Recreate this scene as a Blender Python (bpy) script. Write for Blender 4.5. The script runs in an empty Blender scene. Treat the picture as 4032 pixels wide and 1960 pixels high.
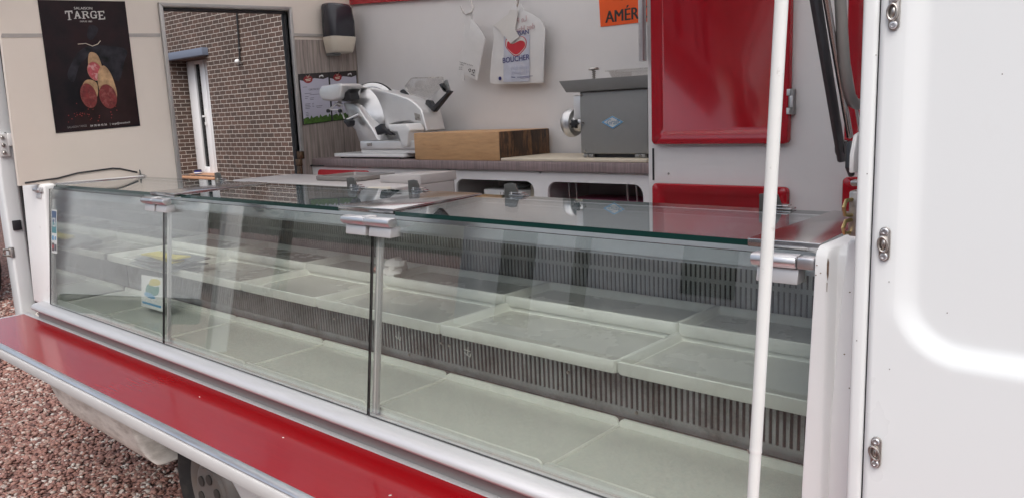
import bpy, bmesh, math, random
import numpy as np
from mathutils import Vector, Matrix
rnd = random.Random(7)
SC = bpy.context.scene
COL = SC.collection
K = 1.16          # one modelling unit = 1.16 m; modelling origin is at the photographer's eye
GZ = 1.50         # eye height above the gravel in modelling units

def W(p):
    return Vector((p[0]*K, p[1]*K, (p[2]+GZ)*K))

# ------------------------------------------------------------------ camera
cam_d = bpy.data.cameras.new('camera')
cam = bpy.data.objects.new('camera', cam_d)
COL.objects.link(cam)
RT = [[0.752398, 0.657496, -0.039943], [0.082631, -0.154369, -0.984552], [-0.653505, 0.737475, -0.170476]]
cam.matrix_world = Matrix(((RT[0][0], -RT[1][0], -RT[2][0], 0), (RT[0][1], -RT[1][1], -RT[2][1], 0),
                           (RT[0][2], -RT[1][2], -RT[2][2], GZ*K), (0, 0, 0, 1)))
cam_d.sensor_width = 36
cam_d.lens = 27.553
cam_d.clip_start = 0.02
cam_d.clip_end = 500
SC.camera = cam

# ------------------------------------------------------------------ sky, sun, exposure
SUN_EL, SUN_AZ = math.radians(55), math.radians(146)   # azimuth measured clockwise from +Y
world = bpy.data.worlds.new('World'); SC.world = world
world.use_nodes = True
nt = world.node_tree; nt.nodes.clear()
sky = nt.nodes.new('ShaderNodeTexSky'); sky.sky_type = 'NISHITA'; sky.sun_disc = False
sky.sun_elevation = SUN_EL; sky.sun_rotation = SUN_AZ
sky.dust_density = 4; sky.air_density = 1.0
hs = nt.nodes.new('ShaderNodeHueSaturation'); hs.inputs['Saturation'].default_value = 0.62
bg = nt.nodes.new('ShaderNodeBackground'); bg.inputs['Strength'].default_value = 0.15
wo = nt.nodes.new('ShaderNodeOutputWorld')
nt.links.new(sky.outputs[0], hs.inputs['Color']); nt.links.new(hs.outputs[0], bg.inputs['Color']); nt.links.new(bg.outputs[0], wo.inputs[0])
sun_d = bpy.data.lights.new('sun', 'SUN'); sun_d.energy = .9; sun_d.angle = math.radians(60); sun_d.color = (1, .995, .985)
sun = bpy.data.objects.new('sun', sun_d); COL.objects.link(sun)
sd = Vector((math.sin(SUN_AZ)*math.cos(SUN_EL), math.cos(SUN_AZ)*math.cos(SUN_EL), math.sin(SUN_EL)))
sun.rotation_euler = sd.to_track_quat('Z', 'Y').to_euler()
SC.view_settings.view_transform = 'Standard'; SC.view_settings.look = 'None'
SC.view_settings.exposure = 0.62; SC.view_settings.gamma = 1
SC.view_settings.use_curve_mapping = False
SC.render.engine = 'CYCLES'
SC.cycles.max_bounces = 10; SC.cycles.diffuse_bounces = 5; SC.cycles.glossy_bounces = 5
SC.cycles.transparent_max_bounces = 24; SC.cycles.caustics_reflective = False; SC.cycles.caustics_refractive = False
SC.cycles.use_denoising = True

# ------------------------------------------------------------------ mesh helpers
class MB:
    def __init__(s): s.v = []; s.f = []
    def add(s, vs, fs):
        n = len(s.v); s.v += [tuple(map(float, p)) for p in vs]; s.f += [tuple(i+n for i in f) for f in fs]; return s
    def box(s, x0, x1, y0, y1, z0, z1):
        return s.add([(x, y, z) for z in (z0, z1) for y in (y0, y1) for x in (x0, x1)],
                     [(0, 2, 3, 1), (4, 5, 7, 6), (0, 1, 5, 4), (2, 6, 7, 3), (0, 4, 6, 2), (1, 3, 7, 5)])
    def hexa(s, lo, hi):      # two matching quads
        return s.rings([lo, hi])
    def rings(s, loops, cap0=True, cap1=True, closed=False):
        n = len(loops[0]); vs = [p for l in loops for p in l]; fs = []
        m = len(loops)
        for i in range(m if closed else m-1):
            a, b = i*n, ((i+1) % m)*n
            for j in range(n):
                k = (j+1) % n
                fs.append((a+j, a+k, b+k, b+j))
        if not closed:
            if cap0: fs.append(tuple(range(n))[::-1])
            if cap1: fs.append(tuple(range((m-1)*n, m*n)))
        return s.add(vs, fs)
    def prism(s, poly, ax, lo, hi):
        if ax == 'x': g = lambda p, t: (t, p[0], p[1])
        elif ax == 'y': g = lambda p, t: (p[0], t, p[1])
        else: g = lambda p, t: (p[0], p[1], t)
        return s.rings([[g(p, lo) for p in poly], [g(p, hi) for p in poly]])
    def plate(s, fr, poly, h0, h1):
        return s.rings([[fr(a, b, h0) for a, b in poly], [fr(a, b, h1) for a, b in poly]])
    def tube(s, pts, r, n=10):
        pts = [Vector(p) for p in pts]; loops = []
        up = None
        for i, p in enumerate(pts):
            d = (pts[min(i+1, len(pts)-1)] - pts[max(i-1, 0)]).normalized()
            if up is None:
                up = Vector((0, 0, 1)) if abs(d.z) < .9 else Vector((1, 0, 0))
            a = d.cross(up).normalized(); b = a.cross(d).normalized(); up = b
            rr = r[i] if isinstance(r, (list, tuple)) else r
            loops.append([p + a*rr*math.cos(2*math.pi*j/n) + b*rr*math.sin(2*math.pi*j/n) for j in range(n)])
        return s.rings(loops)
    def lathe(s, prof, o, axis, n=28):       # prof: (radius, height along axis)
        ax = Vector(axis).normalized(); t = Vector((0, 0, 1)) if abs(ax.z) < .9 else Vector((1, 0, 0))
        a = ax.cross(t).normalized(); b = ax.cross(a)
        o = Vector(o)
        return s.rings([[o + ax*h + (a*math.cos(2*math.pi*j/n) + b*math.sin(2*math.pi*j/n))*max(r, 1e-4) for j in range(n)] for r, h in prof])
    def arc(s, prof, o, axis, a0, a1, n=30):
        ax = Vector(axis).normalized(); up = (Vector((0, 0, 1))-ax*ax.z).normalized(); rt = up.cross(ax); o = Vector(o)
        return s.rings([[o + ax*h + (rt*math.cos(t)+up*math.sin(t))*r for r, h in prof] for t in [math.radians(a0+(a1-a0)*i/n) for i in range(n+1)]])
    def ball(s, c, r, n=10):
        r = r if isinstance(r, tuple) else (r, r, r)
        return s.rings([[(c[0]+r[0]*math.sin(t)*math.cos(2*math.pi*j/n), c[1]+r[1]*math.sin(t)*math.sin(2*math.pi*j/n), c[2]+r[2]*math.cos(t)) for j in range(n)]
                        for t in [math.pi*(i+.05)/(n/2+.1) for i in range(n//2+1)]])
    def text(s, txt, fr, size, bold=0.0, align='LEFT', h=.0006, shear=0, sx=1.0):
        c = bpy.data.curves.new('t', 'FONT'); c.body = txt; c.size = 1; c.align_x = align; c.shear = shear
        c.resolution_u = 3
        o = bpy.data.objects.new('t', c); COL.objects.link(o)
        dg = bpy.context.evaluated_depsgraph_get()
        me = bpy.data.meshes.new_from_object(o.evaluated_get(dg))
        for i in range(1 if bold < .004 else 3):      # heavier strokes: copies set a hair apart
            s.add([fr((v.co.x+(i-.5)*bold)*size*sx, v.co.y*size, h*(1+.18*i)) for v in me.vertices], [tuple(p.vertices) for p in me.polygons])
        bpy.data.objects.remove(o); bpy.data.curves.remove(c); bpy.data.meshes.remove(me)
        return s

def frame(o, ex, ey):
    o, ex, ey = Vector(o), Vector(ex), Vector(ey); ez = ex.cross(ey).normalized()
    return lambda a, b, c=0.0: o + ex*a + ey*b + ez*c
FY = lambda y: frame((0, y, 0), (1, 0, 0), (0, 0, 1))      # faces the customer
FX = lambda x: frame((x, 0, 0), (0, 1, 0), (0, 0, 1))      # faces along +X

def circ(cx, cy, r, n=20, r2=None):
    return [(cx+r*math.cos(2*math.pi*i/n), cy+(r2 or r)*math.sin(2*math.pi*i/n)) for i in range(n)]
def rrect(x0, x1, y0, y1, r, n=5):
    out = []
    for cx, cy, a0 in ((x1-r, y1-r, 0), (x0+r, y1-r, 90), (x0+r, y0+r, 180), (x1-r, y0+r, 270)):
        for i in range(n+1):
            a = math.radians(a0+90*i/n); out.append((cx+r*math.cos(a), cy+r*math.sin(a)))
    return out
def smooth_poly(pts, n=4):      # closed Catmull-Rom
    out = []; m = len(pts)
    for i in range(m):
        p0, p1, p2, p3 = [Vector(pts[(i+k) % m]) for k in (-1, 0, 1, 2)]
        for j in range(n):
            t = j/n
            out.append(tuple(.5*((2*p1)+(p2-p0)*t+(2*p0-5*p1+4*p2-p3)*t*t+(3*p1-p0-3*p2+p3)*t**3)))
    return out

ROOT = {}
def build(name, mb, mat, parent=None, bevel=0, seg=2, smooth=True, ang=38, at=None):
    me = bpy.data.meshes.new(name)
    base = ROOT.get(parent.name) if parent is not None else None
    if base is None:
        if at is None:
            xs = np.array(mb.v); at = (float((xs[:, 0].min()+xs[:, 0].max())/2), float((xs[:, 1].min()+xs[:, 1].max())/2), float(xs[:, 2].min()))
        base = at
    bw = W(base)
    me.from_pydata([tuple(W(p)-bw) for p in mb.v], [], mb.f)
    bm = bmesh.new(); bm.from_mesh(me)
    bmesh.ops.recalc_face_normals(bm, faces=bm.faces)
    if bevel:
        es = [e for e in bm.edges if len(e.link_faces) == 2 and e.calc_face_angle(0) > math.radians(40)]
        bmesh.ops.bevel(bm, geom=es, offset=bevel*K, segments=seg, profile=.5, affect='EDGES', clamp_overlap=True)
    bm.to_mesh(me); bm.free()
    if smooth:
        me.polygons.foreach_set('use_smooth', [True]*len(me.polygons)); me.set_sharp_from_angle(angle=math.radians(ang))
    for m in (mat if isinstance(mat, (list, tuple)) else [mat]): me.materials.append(m)
    o = bpy.data.objects.new(name, me); COL.objects.link(o)
    if parent is not None:
        o.parent = parent
    else:
        o.location = bw
    ROOT[o.name] = base
    return o

def build_each(name, mb, mat, parent=None, **kw):      # one object per separate piece
    par = list(range(len(mb.v)))
    def find(i):
        while par[i] != i: par[i] = par[par[i]]; i = par[i]
        return i
    for f in mb.f:
        for i in f[1:]: par[find(i)] = find(f[0])
    groups = {}
    for f in mb.f: groups.setdefault(find(f[0]), []).append(f)
    out = []
    for fs in groups.values():
        ids = sorted({i for f in fs for i in f}); mp = {i: k for k, i in enumerate(ids)}
        out.append(build(name, MB().add([mb.v[i] for i in ids], [tuple(mp[i] for i in f) for f in fs]), mat, parent, **kw))
    return out

def thing(name, label, cat, at, group=None):
    o = bpy.data.objects.new(name, None); COL.objects.link(o)
    o.location = W(at); o['label'] = label; o['category'] = cat
    o.empty_display_size = .1
    if group: o['group'] = group
    ROOT[o.name] = at
    return o
def tag(o, label, cat, group=None):
    o['label'] = label; o['category'] = cat
    if group: o['group'] = group
    return o
def struct(o): o['kind'] = 'structure'; return o

# ------------------------------------------------------------------ materials
def nodes(name):
    m = bpy.data.materials.new(name); m.use_nodes = True
    nt = m.node_tree; p = nt.nodes['Principled BSDF']
    return m, nt, p
def nn(nt, t, **kw):
    n = nt.nodes.new(t)
    for k, v in kw.items():
        if hasattr(n, k): setattr(n, k, v)
        else: n.inputs[k].default_value = v
    return n
def pos(nt, scale=(1, 1, 1)):
    g = nn(nt, 'ShaderNodeNewGeometry'); mp = nn(nt, 'ShaderNodeMapping'); mp.inputs['Scale'].default_value = scale
    nt.links.new(g.outputs['Position'], mp.inputs['Vector']); return mp.outputs[0]
def ramp(nt, fac, stops):
    r = nn(nt, 'ShaderNodeValToRGB'); e = r.color_ramp.elements
    while len(e) < len(stops): e.new(.5)
    for i, (p, c) in enumerate(stops): e[i].position = p; e[i].color = (*c, 1) if len(c) == 3 else c
    nt.links.new(fac, r.inputs[0]); return r.outputs[0]
def mixc(nt, fac, a, b):
    m = nn(nt, 'ShaderNodeMix', data_type='RGBA')
    for s, v in ((m.inputs[0], fac), (m.inputs[6], a), (m.inputs[7], b)):
        if hasattr(v, 'is_output'): nt.links.new(v, s)
        elif isinstance(v, (int, float)): s.default_value = v
        else: s.default_value = (*v, 1)
    return m.outputs[2]
def M(name, col, rough=.5, metal=0, var=.08, scale=6, stretch=(1, 1, 1), bump=0, bscale=80, coat=0, spec=.5, dirt=None, dscale=5, dlo=.5, dhi=.75, rvar=.12):
    m, nt, p = nodes(name)
    v = pos(nt, stretch)
    n1 = nn(nt, 'ShaderNodeTexNoise', Scale=scale, Detail=6.0, Roughness=.6); nt.links.new(v, n1.inputs['Vector'])
    lo = tuple(c*(1-var) for c in col); hi = tuple(min(1, c*(1+var)) for c in col)
    c = ramp(nt, n1.outputs[0], [(.3, lo), (.7, hi)])
    if dirt:
        n2 = nn(nt, 'ShaderNodeTexNoise', Scale=dscale, Detail=9.0, Roughness=.68); nt.links.new(v, n2.inputs['Vector'])
        f = ramp(nt, n2.outputs[0], [(dlo, (0, 0, 0)), (dhi, (1, 1, 1))])
        c = mixc(nt, f, c, dirt)
    nt.links.new(c, p.inputs['Base Color'])
    rr = ramp(nt, n1.outputs[0], [(.3, (max(0, rough-rvar*rough),)*3), (.7, (min(1, rough+rvar*rough),)*3)])
    nt.links.new(rr, p.inputs['Roughness'])
    p.inputs['Metallic'].default_value = metal
    p.inputs['Coat Weight'].default_value = coat; p.inputs['Coat Roughness'].default_value = .08
    p.inputs['Specular IOR Level'].default_value = spec
    if bump:
        n3 = nn(nt, 'ShaderNodeTexNoise', Scale=bscale, Detail=3.0); nt.links.new(v, n3.inputs['Vector'])
        b = nn(nt, 'ShaderNodeBump', Strength=bump, Distance=.004); nt.links.new(n3.outputs[0], b.inputs['Height']); nt.links.new(b.outputs[0], p.inputs['Normal'])
    return m
def glass(name, tint, r0=.043, rough=0.0):
    m, nt, p = nodes(name); nt.nodes.remove(p)
    out = [n for n in nt.nodes if n.type == 'OUTPUT_MATERIAL'][0]
    g = nn(nt, 'ShaderNodeNewGeometry'); d = nn(nt, 'ShaderNodeVectorMath', operation='DOT_PRODUCT')
    nt.links.new(g.outputs['Normal'], d.inputs[0]); nt.links.new(g.outputs['Incoming'], d.inputs[1])
    def mth(op, a, b=None):
        k = nn(nt, 'ShaderNodeMath', operation=op)
        for i, x in enumerate((a, b)):
            if x is None: continue
            if hasattr(x, 'is_output'): nt.links.new(x, k.inputs[i])
            else: k.inputs[i].default_value = x
        return k.outputs[0]
    a = mth('SUBTRACT', 1.0, mth('ABSOLUTE', d.outputs['Value']))
    f = mth('ADD', mth('MULTIPLY', mth('POWER', a, 5.0), 1-r0), r0)
    t = nn(nt, 'ShaderNodeBsdfTransparent'); t.inputs[0].default_value = (*tint, 1)
    gl = nn(nt, 'ShaderNodeBsdfGlossy', Roughness=rough); gl.inputs[0].default_value = (1, 1, 1, 1)
    mx = nn(nt, 'ShaderNodeMixShader'); nt.links.new(f, mx.inputs[0]); nt.links.new(t.outputs[0], mx.inputs[1]); nt.links.new(gl.outputs[0], mx.inputs[2])
    nt.links.new(mx.outputs[0], out.inputs[0])
    return m

paint = M('white_van_paint', (.785, .81, .812), .3, var=.006, coat=.5, rvar=.03, bump=.008, bscale=9)
panelp = M('white_side_paint', (.785, .815, .82), .28, var=.01, scale=2, coat=.5, rvar=.08, bump=.035, bscale=2.6, dirt=(.68, .665, .64), dscale=4, stretch=(1, 1, .5), dlo=.60, dhi=1.0)
inner = M('white_lining_panel', (.70, .68, .67), .5, var=.03, scale=3, bump=.02, bscale=220)
endlin = M('ivory_lining_panel', (.70, .625, .55), .5, var=.03, scale=3, bump=.02, bscale=220)
moulded = M('white_moulded_plastic', (.84, .845, .835), .4, var=.02, dirt=(.42, .37, .33), dscale=9, dlo=.66, dhi=.8)
skirtm = M('dusty_white_plastic', (.80, .73, .66), .6, var=.10, stretch=(1, 1, 3), scale=9, dirt=(.33, .27, .22), dscale=7, dlo=.45, dhi=.8, bump=.1, bscale=60)
alu = M('aluminium', (.72, .72, .73), .36, 1, var=.06, stretch=(1, 12, 12), scale=8)
alup = M('anodised_profile', (.60, .60, .605), .45, .45, var=.04, stretch=(1, 10, 10), scale=5, dirt=(.45, .44, .43), dscale=10, dlo=.6, dhi=.85)
steel = M('stainless_steel', (.56, .555, .55), .2, 1, var=.08, scale=5, rvar=.3)
brush = M('brushed_steel', (.42, .42, .415), .38, 1, var=.16, stretch=(8, 1, 1), scale=7, rvar=.3)
slotd = M('grimy_slotted_steel', (.34, .355, .365), .36, .6, var=.25, scale=5, dirt=(.07, .065, .06), dscale=8, dlo=.5, dhi=.75)
slotm = M('slotted_steel', (.44, .46, .47), .38, .65, var=.25, scale=4, dirt=(.16, .15, .14), dscale=7, dlo=.55, dhi=.8)
greyp = M('grey_blue_panel', (.42, .46, .50), .4, .1, var=.06)
dark = M('dark_void', (.012, .012, .013), .7)
blackp = M('black_plastic', (.018, .018, .021), .38, var=.3)
rubber = M('black_rubber', (.02, .02, .022), .65, var=.3, bump=.1)
tyrem = M('tyre_rubber', (.022, .021, .021), .75, var=.3, bump=.15, dirt=(.10, .085, .07), dscale=6, dlo=.5, dhi=.9)
hubm = M('dusty_hubcap', (.20, .185, .175), .5, .15, var=.15, dirt=(.2, .16, .13), dscale=8)
floorp = M('greyer_tray_floor', (.53, .52, .48), .26, var=.03, scale=4, rvar=.3, bump=.01, bscale=40, dirt=(.30, .29, .25), dscale=30, dlo=.66, dhi=.78)  # floor greyer than the tray lips, with small dark specks
trayp = M('pale_green_plastic', (.77, .775, .72), .3, var=.04, dirt=(.60, .59, .53), dscale=7, dlo=.52, dhi=.8)
redgel = M('red_gloss_door', (.36, .004, .012), .16, var=.06, coat=.5, bump=.02, bscale=9)
redlam = M('red_laminate', (.27, .002, .005), .17, var=.05, scale=55, stretch=(.12, 2.5, 1), coat=.0, rvar=.10)
redmat = M('red_plastic', (.50, .015, .025), .4)
woodc = M('grey_wood_laminate', (.31, .262, .235), .5, var=.42, stretch=(26, 26, 1.6), scale=3, bump=.05, bscale=20)
woodt = M('brown_grey_laminate', (.235, .178, .175), .42, var=.32, stretch=(26, 26, 1.2), scale=4)
block = M('beech_block', (.50, .29, .14), .6, var=.10, stretch=(2, 2, 14), scale=6, dirt=(.34, .17, .07), dscale=5, dlo=.5, dhi=.85)
blockend = M('burnt_block_end', (.045, .025, .016), .6, var=.6, stretch=(1, 6, 1.5), scale=7, dirt=(.25, .12, .05), dscale=5, dlo=.46, dhi=.66, bump=.4, bscale=30)
cream = M('cream_board', (.62, .54, .42), .5, var=.05)
whitepl = M('white_plastic', (.78, .775, .76), .35, var=.03)
silver = M('cast_aluminium', (.76, .755, .75), .34, .5, var=.04, scale=7, rvar=.05)
satin = M('satin_aluminium', (.66, .655, .65), .3, .85, var=.05, scale=7, rvar=.08)
mirror = M('polished_end_plate', (.62, .63, .62), .03, 1, var=.03)
frameg = M('dull_aluminium_frame', (.40, .385, .37), .45, .6, var=.08)
hammer = M('grey_hammered_metal', (.26, .258, .25), .42, .3, var=.03, scale=30, bump=.04, bscale=150)
orange = M('orange_paper', (.80, .095, .008), .7, var=.03)
bagm = M('white_film_bag', (.66, .65, .64), .45, var=.04, scale=12, bump=.25, bscale=18)
ink = M('black_ink', (.015, .015, .015), .5)
navy = M('navy_ink', (.02, .02, .16), .5)
pinkink = M('faded_pink_ink', (.52, .36, .37), .5)
faded = M('faded_blue_print', (.46, .48, .56), .5, var=.12, scale=20, dirt=(.58, .55, .57), dscale=14)
heartm = M('heart_red', (.50, .02, .035), .5)
gwhite = M('print_white', (.62, .60, .57), .55, var=.05)
posterd = M('poster_black', (.008, .0075, .010), .5, spec=.2, var=.5, scale=3, dirt=(.028, .012, .013), dscale=3, dlo=.4, dhi=.7)
posterb = M('poster_brown', (.022, .0105, .0105), .5, spec=.2, var=.4, scale=6)
clothm = M('poster_grey_cloth', (.022, .021, .026), .5, spec=.2, var=.9, scale=16)
saus = M('sausage_skin', (.40, .25, .13), .5, var=.45, scale=30)
meatp = M('salami_pink', (.36, .06, .07), .4, var=.3, scale=50, dirt=(.50, .26, .25), dscale=42, dlo=.52, dhi=.6)
meatr = M('salami_red', (.15, .018, .018), .4, var=.4, scale=50, dirt=(.24, .07, .06), dscale=42, dlo=.52, dhi=.62)
pepper = M('red_peppercorn', (.26, .02, .014), .5)
paper = M('lilac_white_paper', (.50, .49, .58), .5, var=.03)
grassp = M('printed_grass', (.06, .13, .02), .5, var=.6, scale=40)
certtop = M('certificate_brown', (.035, .026, .026), .5)
yellow = M('yellow_paper', (.62, .52, .10), .6)
greyfilm = M('grey_plastic_sheet', (.22, .23, .23), .35, var=.15)
tissuem = M('white_tissue', (.72, .69, .67), .8, var=.06, bump=.3, bscale=60)
clipm = M('smoked_plate', (.085, .085, .08), .3, .3, var=.1)
greytray = M('grey_metal_tray', (.30, .28, .265), .4, .4, var=.12)
brass = M('brass_hook', (.45, .36, .17), .35, 1)
rivetm = M('old_steel', (.50, .47, .44), .35, 1, var=.3, scale=60, dirt=(.12, .09, .07), dscale=40)
pvc = M('white_pvc', (.80, .80, .80), .3, var=.01)
slate = M('blue_grey_lintel', (.14, .165, .22), .6, var=.06)
tile = M('orange_sill_tile', (.42, .22, .12), .55, var=.15, scale=20)
smoke = M('smoked_dispenser', (.025, .025, .032), .22, var=.1)
offw = M('cream_dispenser', (.66, .60, .50), .4)
beam = M('charcoal_beam', (.035, .037, .044), .5, .2, var=.25)
polem = M('white_tube', (.77, .785, .765), .32, var=.03, scale=12, dirt=(.42, .40, .37), dscale=26, dlo=.64, dhi=.74)
bluep = M('card_blue', (.02, .08, .20), .35); tealp = M('card_teal', (.05, .26, .30), .35); cyanl = M('logo_blue', (.08, .32, .55), .4)
greenp = M('print_green', (.02, .20, .15), .5)
pinkbox = M('pink_crate', (.45, .12, .20), .5)
carblack = M('car_black_plastic', (.012, .012, .014), .5)
cargrey = M('car_grey_paint', (.35, .37, .40), .3, coat=.5)
dglass = M('dark_window', (.01, .012, .014), .08)
render_ = M('pale_render', (.72, .71, .69), .8, var=.05)
rooft = M('dark_roof_tiles', (.06, .055, .055), .7, var=.3)
def translucent(name, col, f):
    m, nt, p = nodes(name)
    out = [n for n in nt.nodes if n.type == 'OUTPUT_MATERIAL'][0]
    t = nn(nt, 'ShaderNodeBsdfTranslucent'); t.inputs[0].default_value = (*col, 1)
    p.inputs['Base Color'].default_value = (*col, 1); p.inputs['Roughness'].default_value = .4
    mx = nn(nt, 'ShaderNodeMixShader'); mx.inputs[0].default_value = f
    nt.links.new(p.outputs[0], mx.inputs[1]); nt.links.new(t.outputs[0], mx.inputs[2]); nt.links.new(mx.outputs[0], out.inputs[0])
    return m
fibre = translucent('translucent_fibreglass', (.93, .925, .915), .93)
def panemat():
    m = glass('smeared_glass', (.975, .985, .978), .078); nt = m.node_tree
    out = [n for n in nt.nodes if n.type == 'OUTPUT_MATERIAL'][0]; src = out.inputs[0].links[0].from_socket
    a = nn(nt, 'ShaderNodeTexNoise', Scale=5.0, Detail=7.0, Roughness=.7); nt.links.new(pos(nt, (2.2, 2.2, .35)), a.inputs['Vector'])
    b = nn(nt, 'ShaderNodeTexNoise', Scale=160.0, Detail=2.0); nt.links.new(pos(nt), b.inputs['Vector'])
    f1 = ramp(nt, a.outputs[0], [(.45, (.0, .0, .0)), (.80, (.035, .035, .035))]); f2 = ramp(nt, b.outputs[0], [(.70, (0, 0, 0)), (.78, (.10, .10, .10))])
    ad = nn(nt, 'ShaderNodeMath', operation='ADD'); nt.links.new(f1, ad.inputs[0]); nt.links.new(f2, ad.inputs[1])
    d = nn(nt, 'ShaderNodeBsdfDiffuse'); d.inputs[0].default_value = (.7, .7, .68, 1)
    mx = nn(nt, 'ShaderNodeMixShader'); nt.links.new(ad.outputs[0], mx.inputs[0]); nt.links.new(src, mx.inputs[1]); nt.links.new(d.outputs[0], mx.inputs[2]); nt.links.new(mx.outputs[0], out.inputs[0])
    return m
smear = panemat()
clear = glass('clear_glass', (.968, .984, .974), .06)
acryl = glass('clear_acrylic', (.90, .89, .88), .06)
glassedge = M('green_glass_edge', (.005, .036, .031), .12, var=.1)
sealm = M('black_sealant', (.012, .013, .013), .5)

def brickmat():
    m, nt, p = nodes('brown_brick')
    g = nn(nt, 'ShaderNodeNewGeometry'); s = nn(nt, 'ShaderNodeSeparateXYZ'); nt.links.new(g.outputs['Position'], s.inputs[0])
    ad = nn(nt, 'ShaderNodeMath', operation='ADD'); nt.links.new(s.outputs[0], ad.inputs[0]); nt.links.new(s.outputs[1], ad.inputs[1])
    c = nn(nt, 'ShaderNodeCombineXYZ'); nt.links.new(ad.outputs[0], c.inputs[0]); nt.links.new(s.outputs[2], c.inputs[1])
    dn = nn(nt, 'ShaderNodeTexNoise', Scale=9.0, Detail=3.0); nt.links.new(g.outputs['Position'], dn.inputs['Vector'])
    dv = nn(nt, 'ShaderNodeVectorMath', operation='SCALE'); dv.inputs['Scale'].default_value = .012
    nt.links.new(dn.outputs['Color'], dv.inputs[0])
    av = nn(nt, 'ShaderNodeVectorMath', operation='ADD'); nt.links.new(c.outputs[0], av.inputs[0]); nt.links.new(dv.outputs[0], av.inputs[1])
    b = nn(nt, 'ShaderNodeTexBrick'); nt.links.new(av.outputs[0], b.inputs['Vector'])
    b.inputs['Color1'].default_value = (.108, .066, .051, 1); b.inputs['Color2'].default_value = (.066, .046, .038, 1)
    b.inputs['Mortar'].default_value = (.53, .50, .46, 1)
    for k, v in (('Scale', 1.0), ('Mortar Size', .0052), ('Mortar Smooth', .25), ('Bias', -.1), ('Brick Width', .20), ('Row Height', .0752)): b.inputs[k].default_value = v
    b.offset = .5
    n = nn(nt, 'ShaderNodeTexNoise', Scale=60.0, Detail=5.0); nt.links.new(g.outputs['Position'], n.inputs['Vector'])
    mu = nn(nt, 'ShaderNodeMix', data_type='RGBA', blend_type='MULTIPLY'); mu.inputs[0].default_value = .55
    nt.links.new(b.outputs['Color'], mu.inputs[6])
    nt.links.new(ramp(nt, n.outputs[0], [(.3, (.40, .39, .38)), (.65, (1.3, 1.22, 1.15))]), mu.inputs[7])
    n2 = nn(nt, 'ShaderNodeTexNoise', Scale=1.1, Detail=8.0, Roughness=.65); nt.links.new(g.outputs['Position'], n2.inputs['Vector'])
    m3 = nn(nt, 'ShaderNodeMix', data_type='RGBA', blend_type='MULTIPLY'); m3.inputs[0].default_value = 1
    nt.links.new(mu.outputs[2], m3.inputs[6]); nt.links.new(ramp(nt, n2.outputs[0], [(.3, (.74, .72, .70)), (.7, (1.12, 1.12, 1.12))]), m3.inputs[7])
    nt.links.new(m3.outputs[2], p.inputs['Base Color']); p.inputs['Roughness'].default_value = .85
    bp = nn(nt, 'ShaderNodeBump', Strength=.5, Distance=.006); bp.invert = True
    nt.links.new(b.outputs['Fac'], bp.inputs['Height']); nt.links.new(bp.outputs[0], p.inputs['Normal'])
    return m
brick = brickmat()

def stonemat():
    m, nt, p = nodes('red_gravel_stone')
    g = nn(nt, 'ShaderNodeNewGeometry')
    c = ramp(nt, g.outputs['Random Per Island'], [(0, (0.106, 0.056, 0.050)), (.25, (0.250, 0.119, 0.094)), (.5, (0.375, 0.206, 0.169)), (.7, (0.312, 0.150, 0.112)), (.85, (0.425, 0.312, 0.263)), (.95, (0.525, 0.450, 0.400)), (1, (0.625, 0.575, 0.525))])
    n = nn(nt, 'ShaderNodeTexNoise', Scale=90.0, Detail=4.0); nt.links.new(g.outputs['Position'], n.inputs['Vector'])
    mu = nn(nt, 'ShaderNodeMix', data_type='RGBA', blend_type='MULTIPLY'); mu.inputs[0].default_value = .6
    nt.links.new(c, mu.inputs[6]); nt.links.new(ramp(nt, n.outputs[0], [(.3, (.5, .5, .5)), (.7, (1.2, 1.2, 1.2))]), mu.inputs[7])
    nt.links.new(mu.outputs[2], p.inputs['Base Color']); p.inputs['Roughness'].default_value = .7
    return m
stone = stonemat()
def groundmat():
    m, nt, p = nodes('gravel_bed')
    v = pos(nt)
    vo = nn(nt, 'ShaderNodeTexVoronoi', Scale=38.0); nt.links.new(v, vo.inputs['Vector'])
    c = ramp(nt, vo.outputs['Color'], [(0, (.07, .04, .035)), (.35, (.20, .10, .08)), (.7, (.28, .155, .125)), (1, (.38, .29, .25))])
    d = ramp(nt, vo.outputs['Distance'], [(.25, (1, 1, 1)), (.75, (.22, .2, .2))])
    mu = nn(nt, 'ShaderNodeMix', data_type='RGBA', blend_type='MULTIPLY'); mu.inputs[0].default_value = 1
    nt.links.new(c, mu.inputs[6]); nt.links.new(d, mu.inputs[7]); nt.links.new(mu.outputs[2], p.inputs['Base Color'])
    b = nn(nt, 'ShaderNodeBump', Strength=1.0, Distance=.012); b.invert = True
    nt.links.new(vo.outputs['Distance'], b.inputs['Height']); nt.links.new(b.outputs[0], p.inputs['Normal']); p.inputs['Roughness'].default_value = .8
    return m
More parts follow.
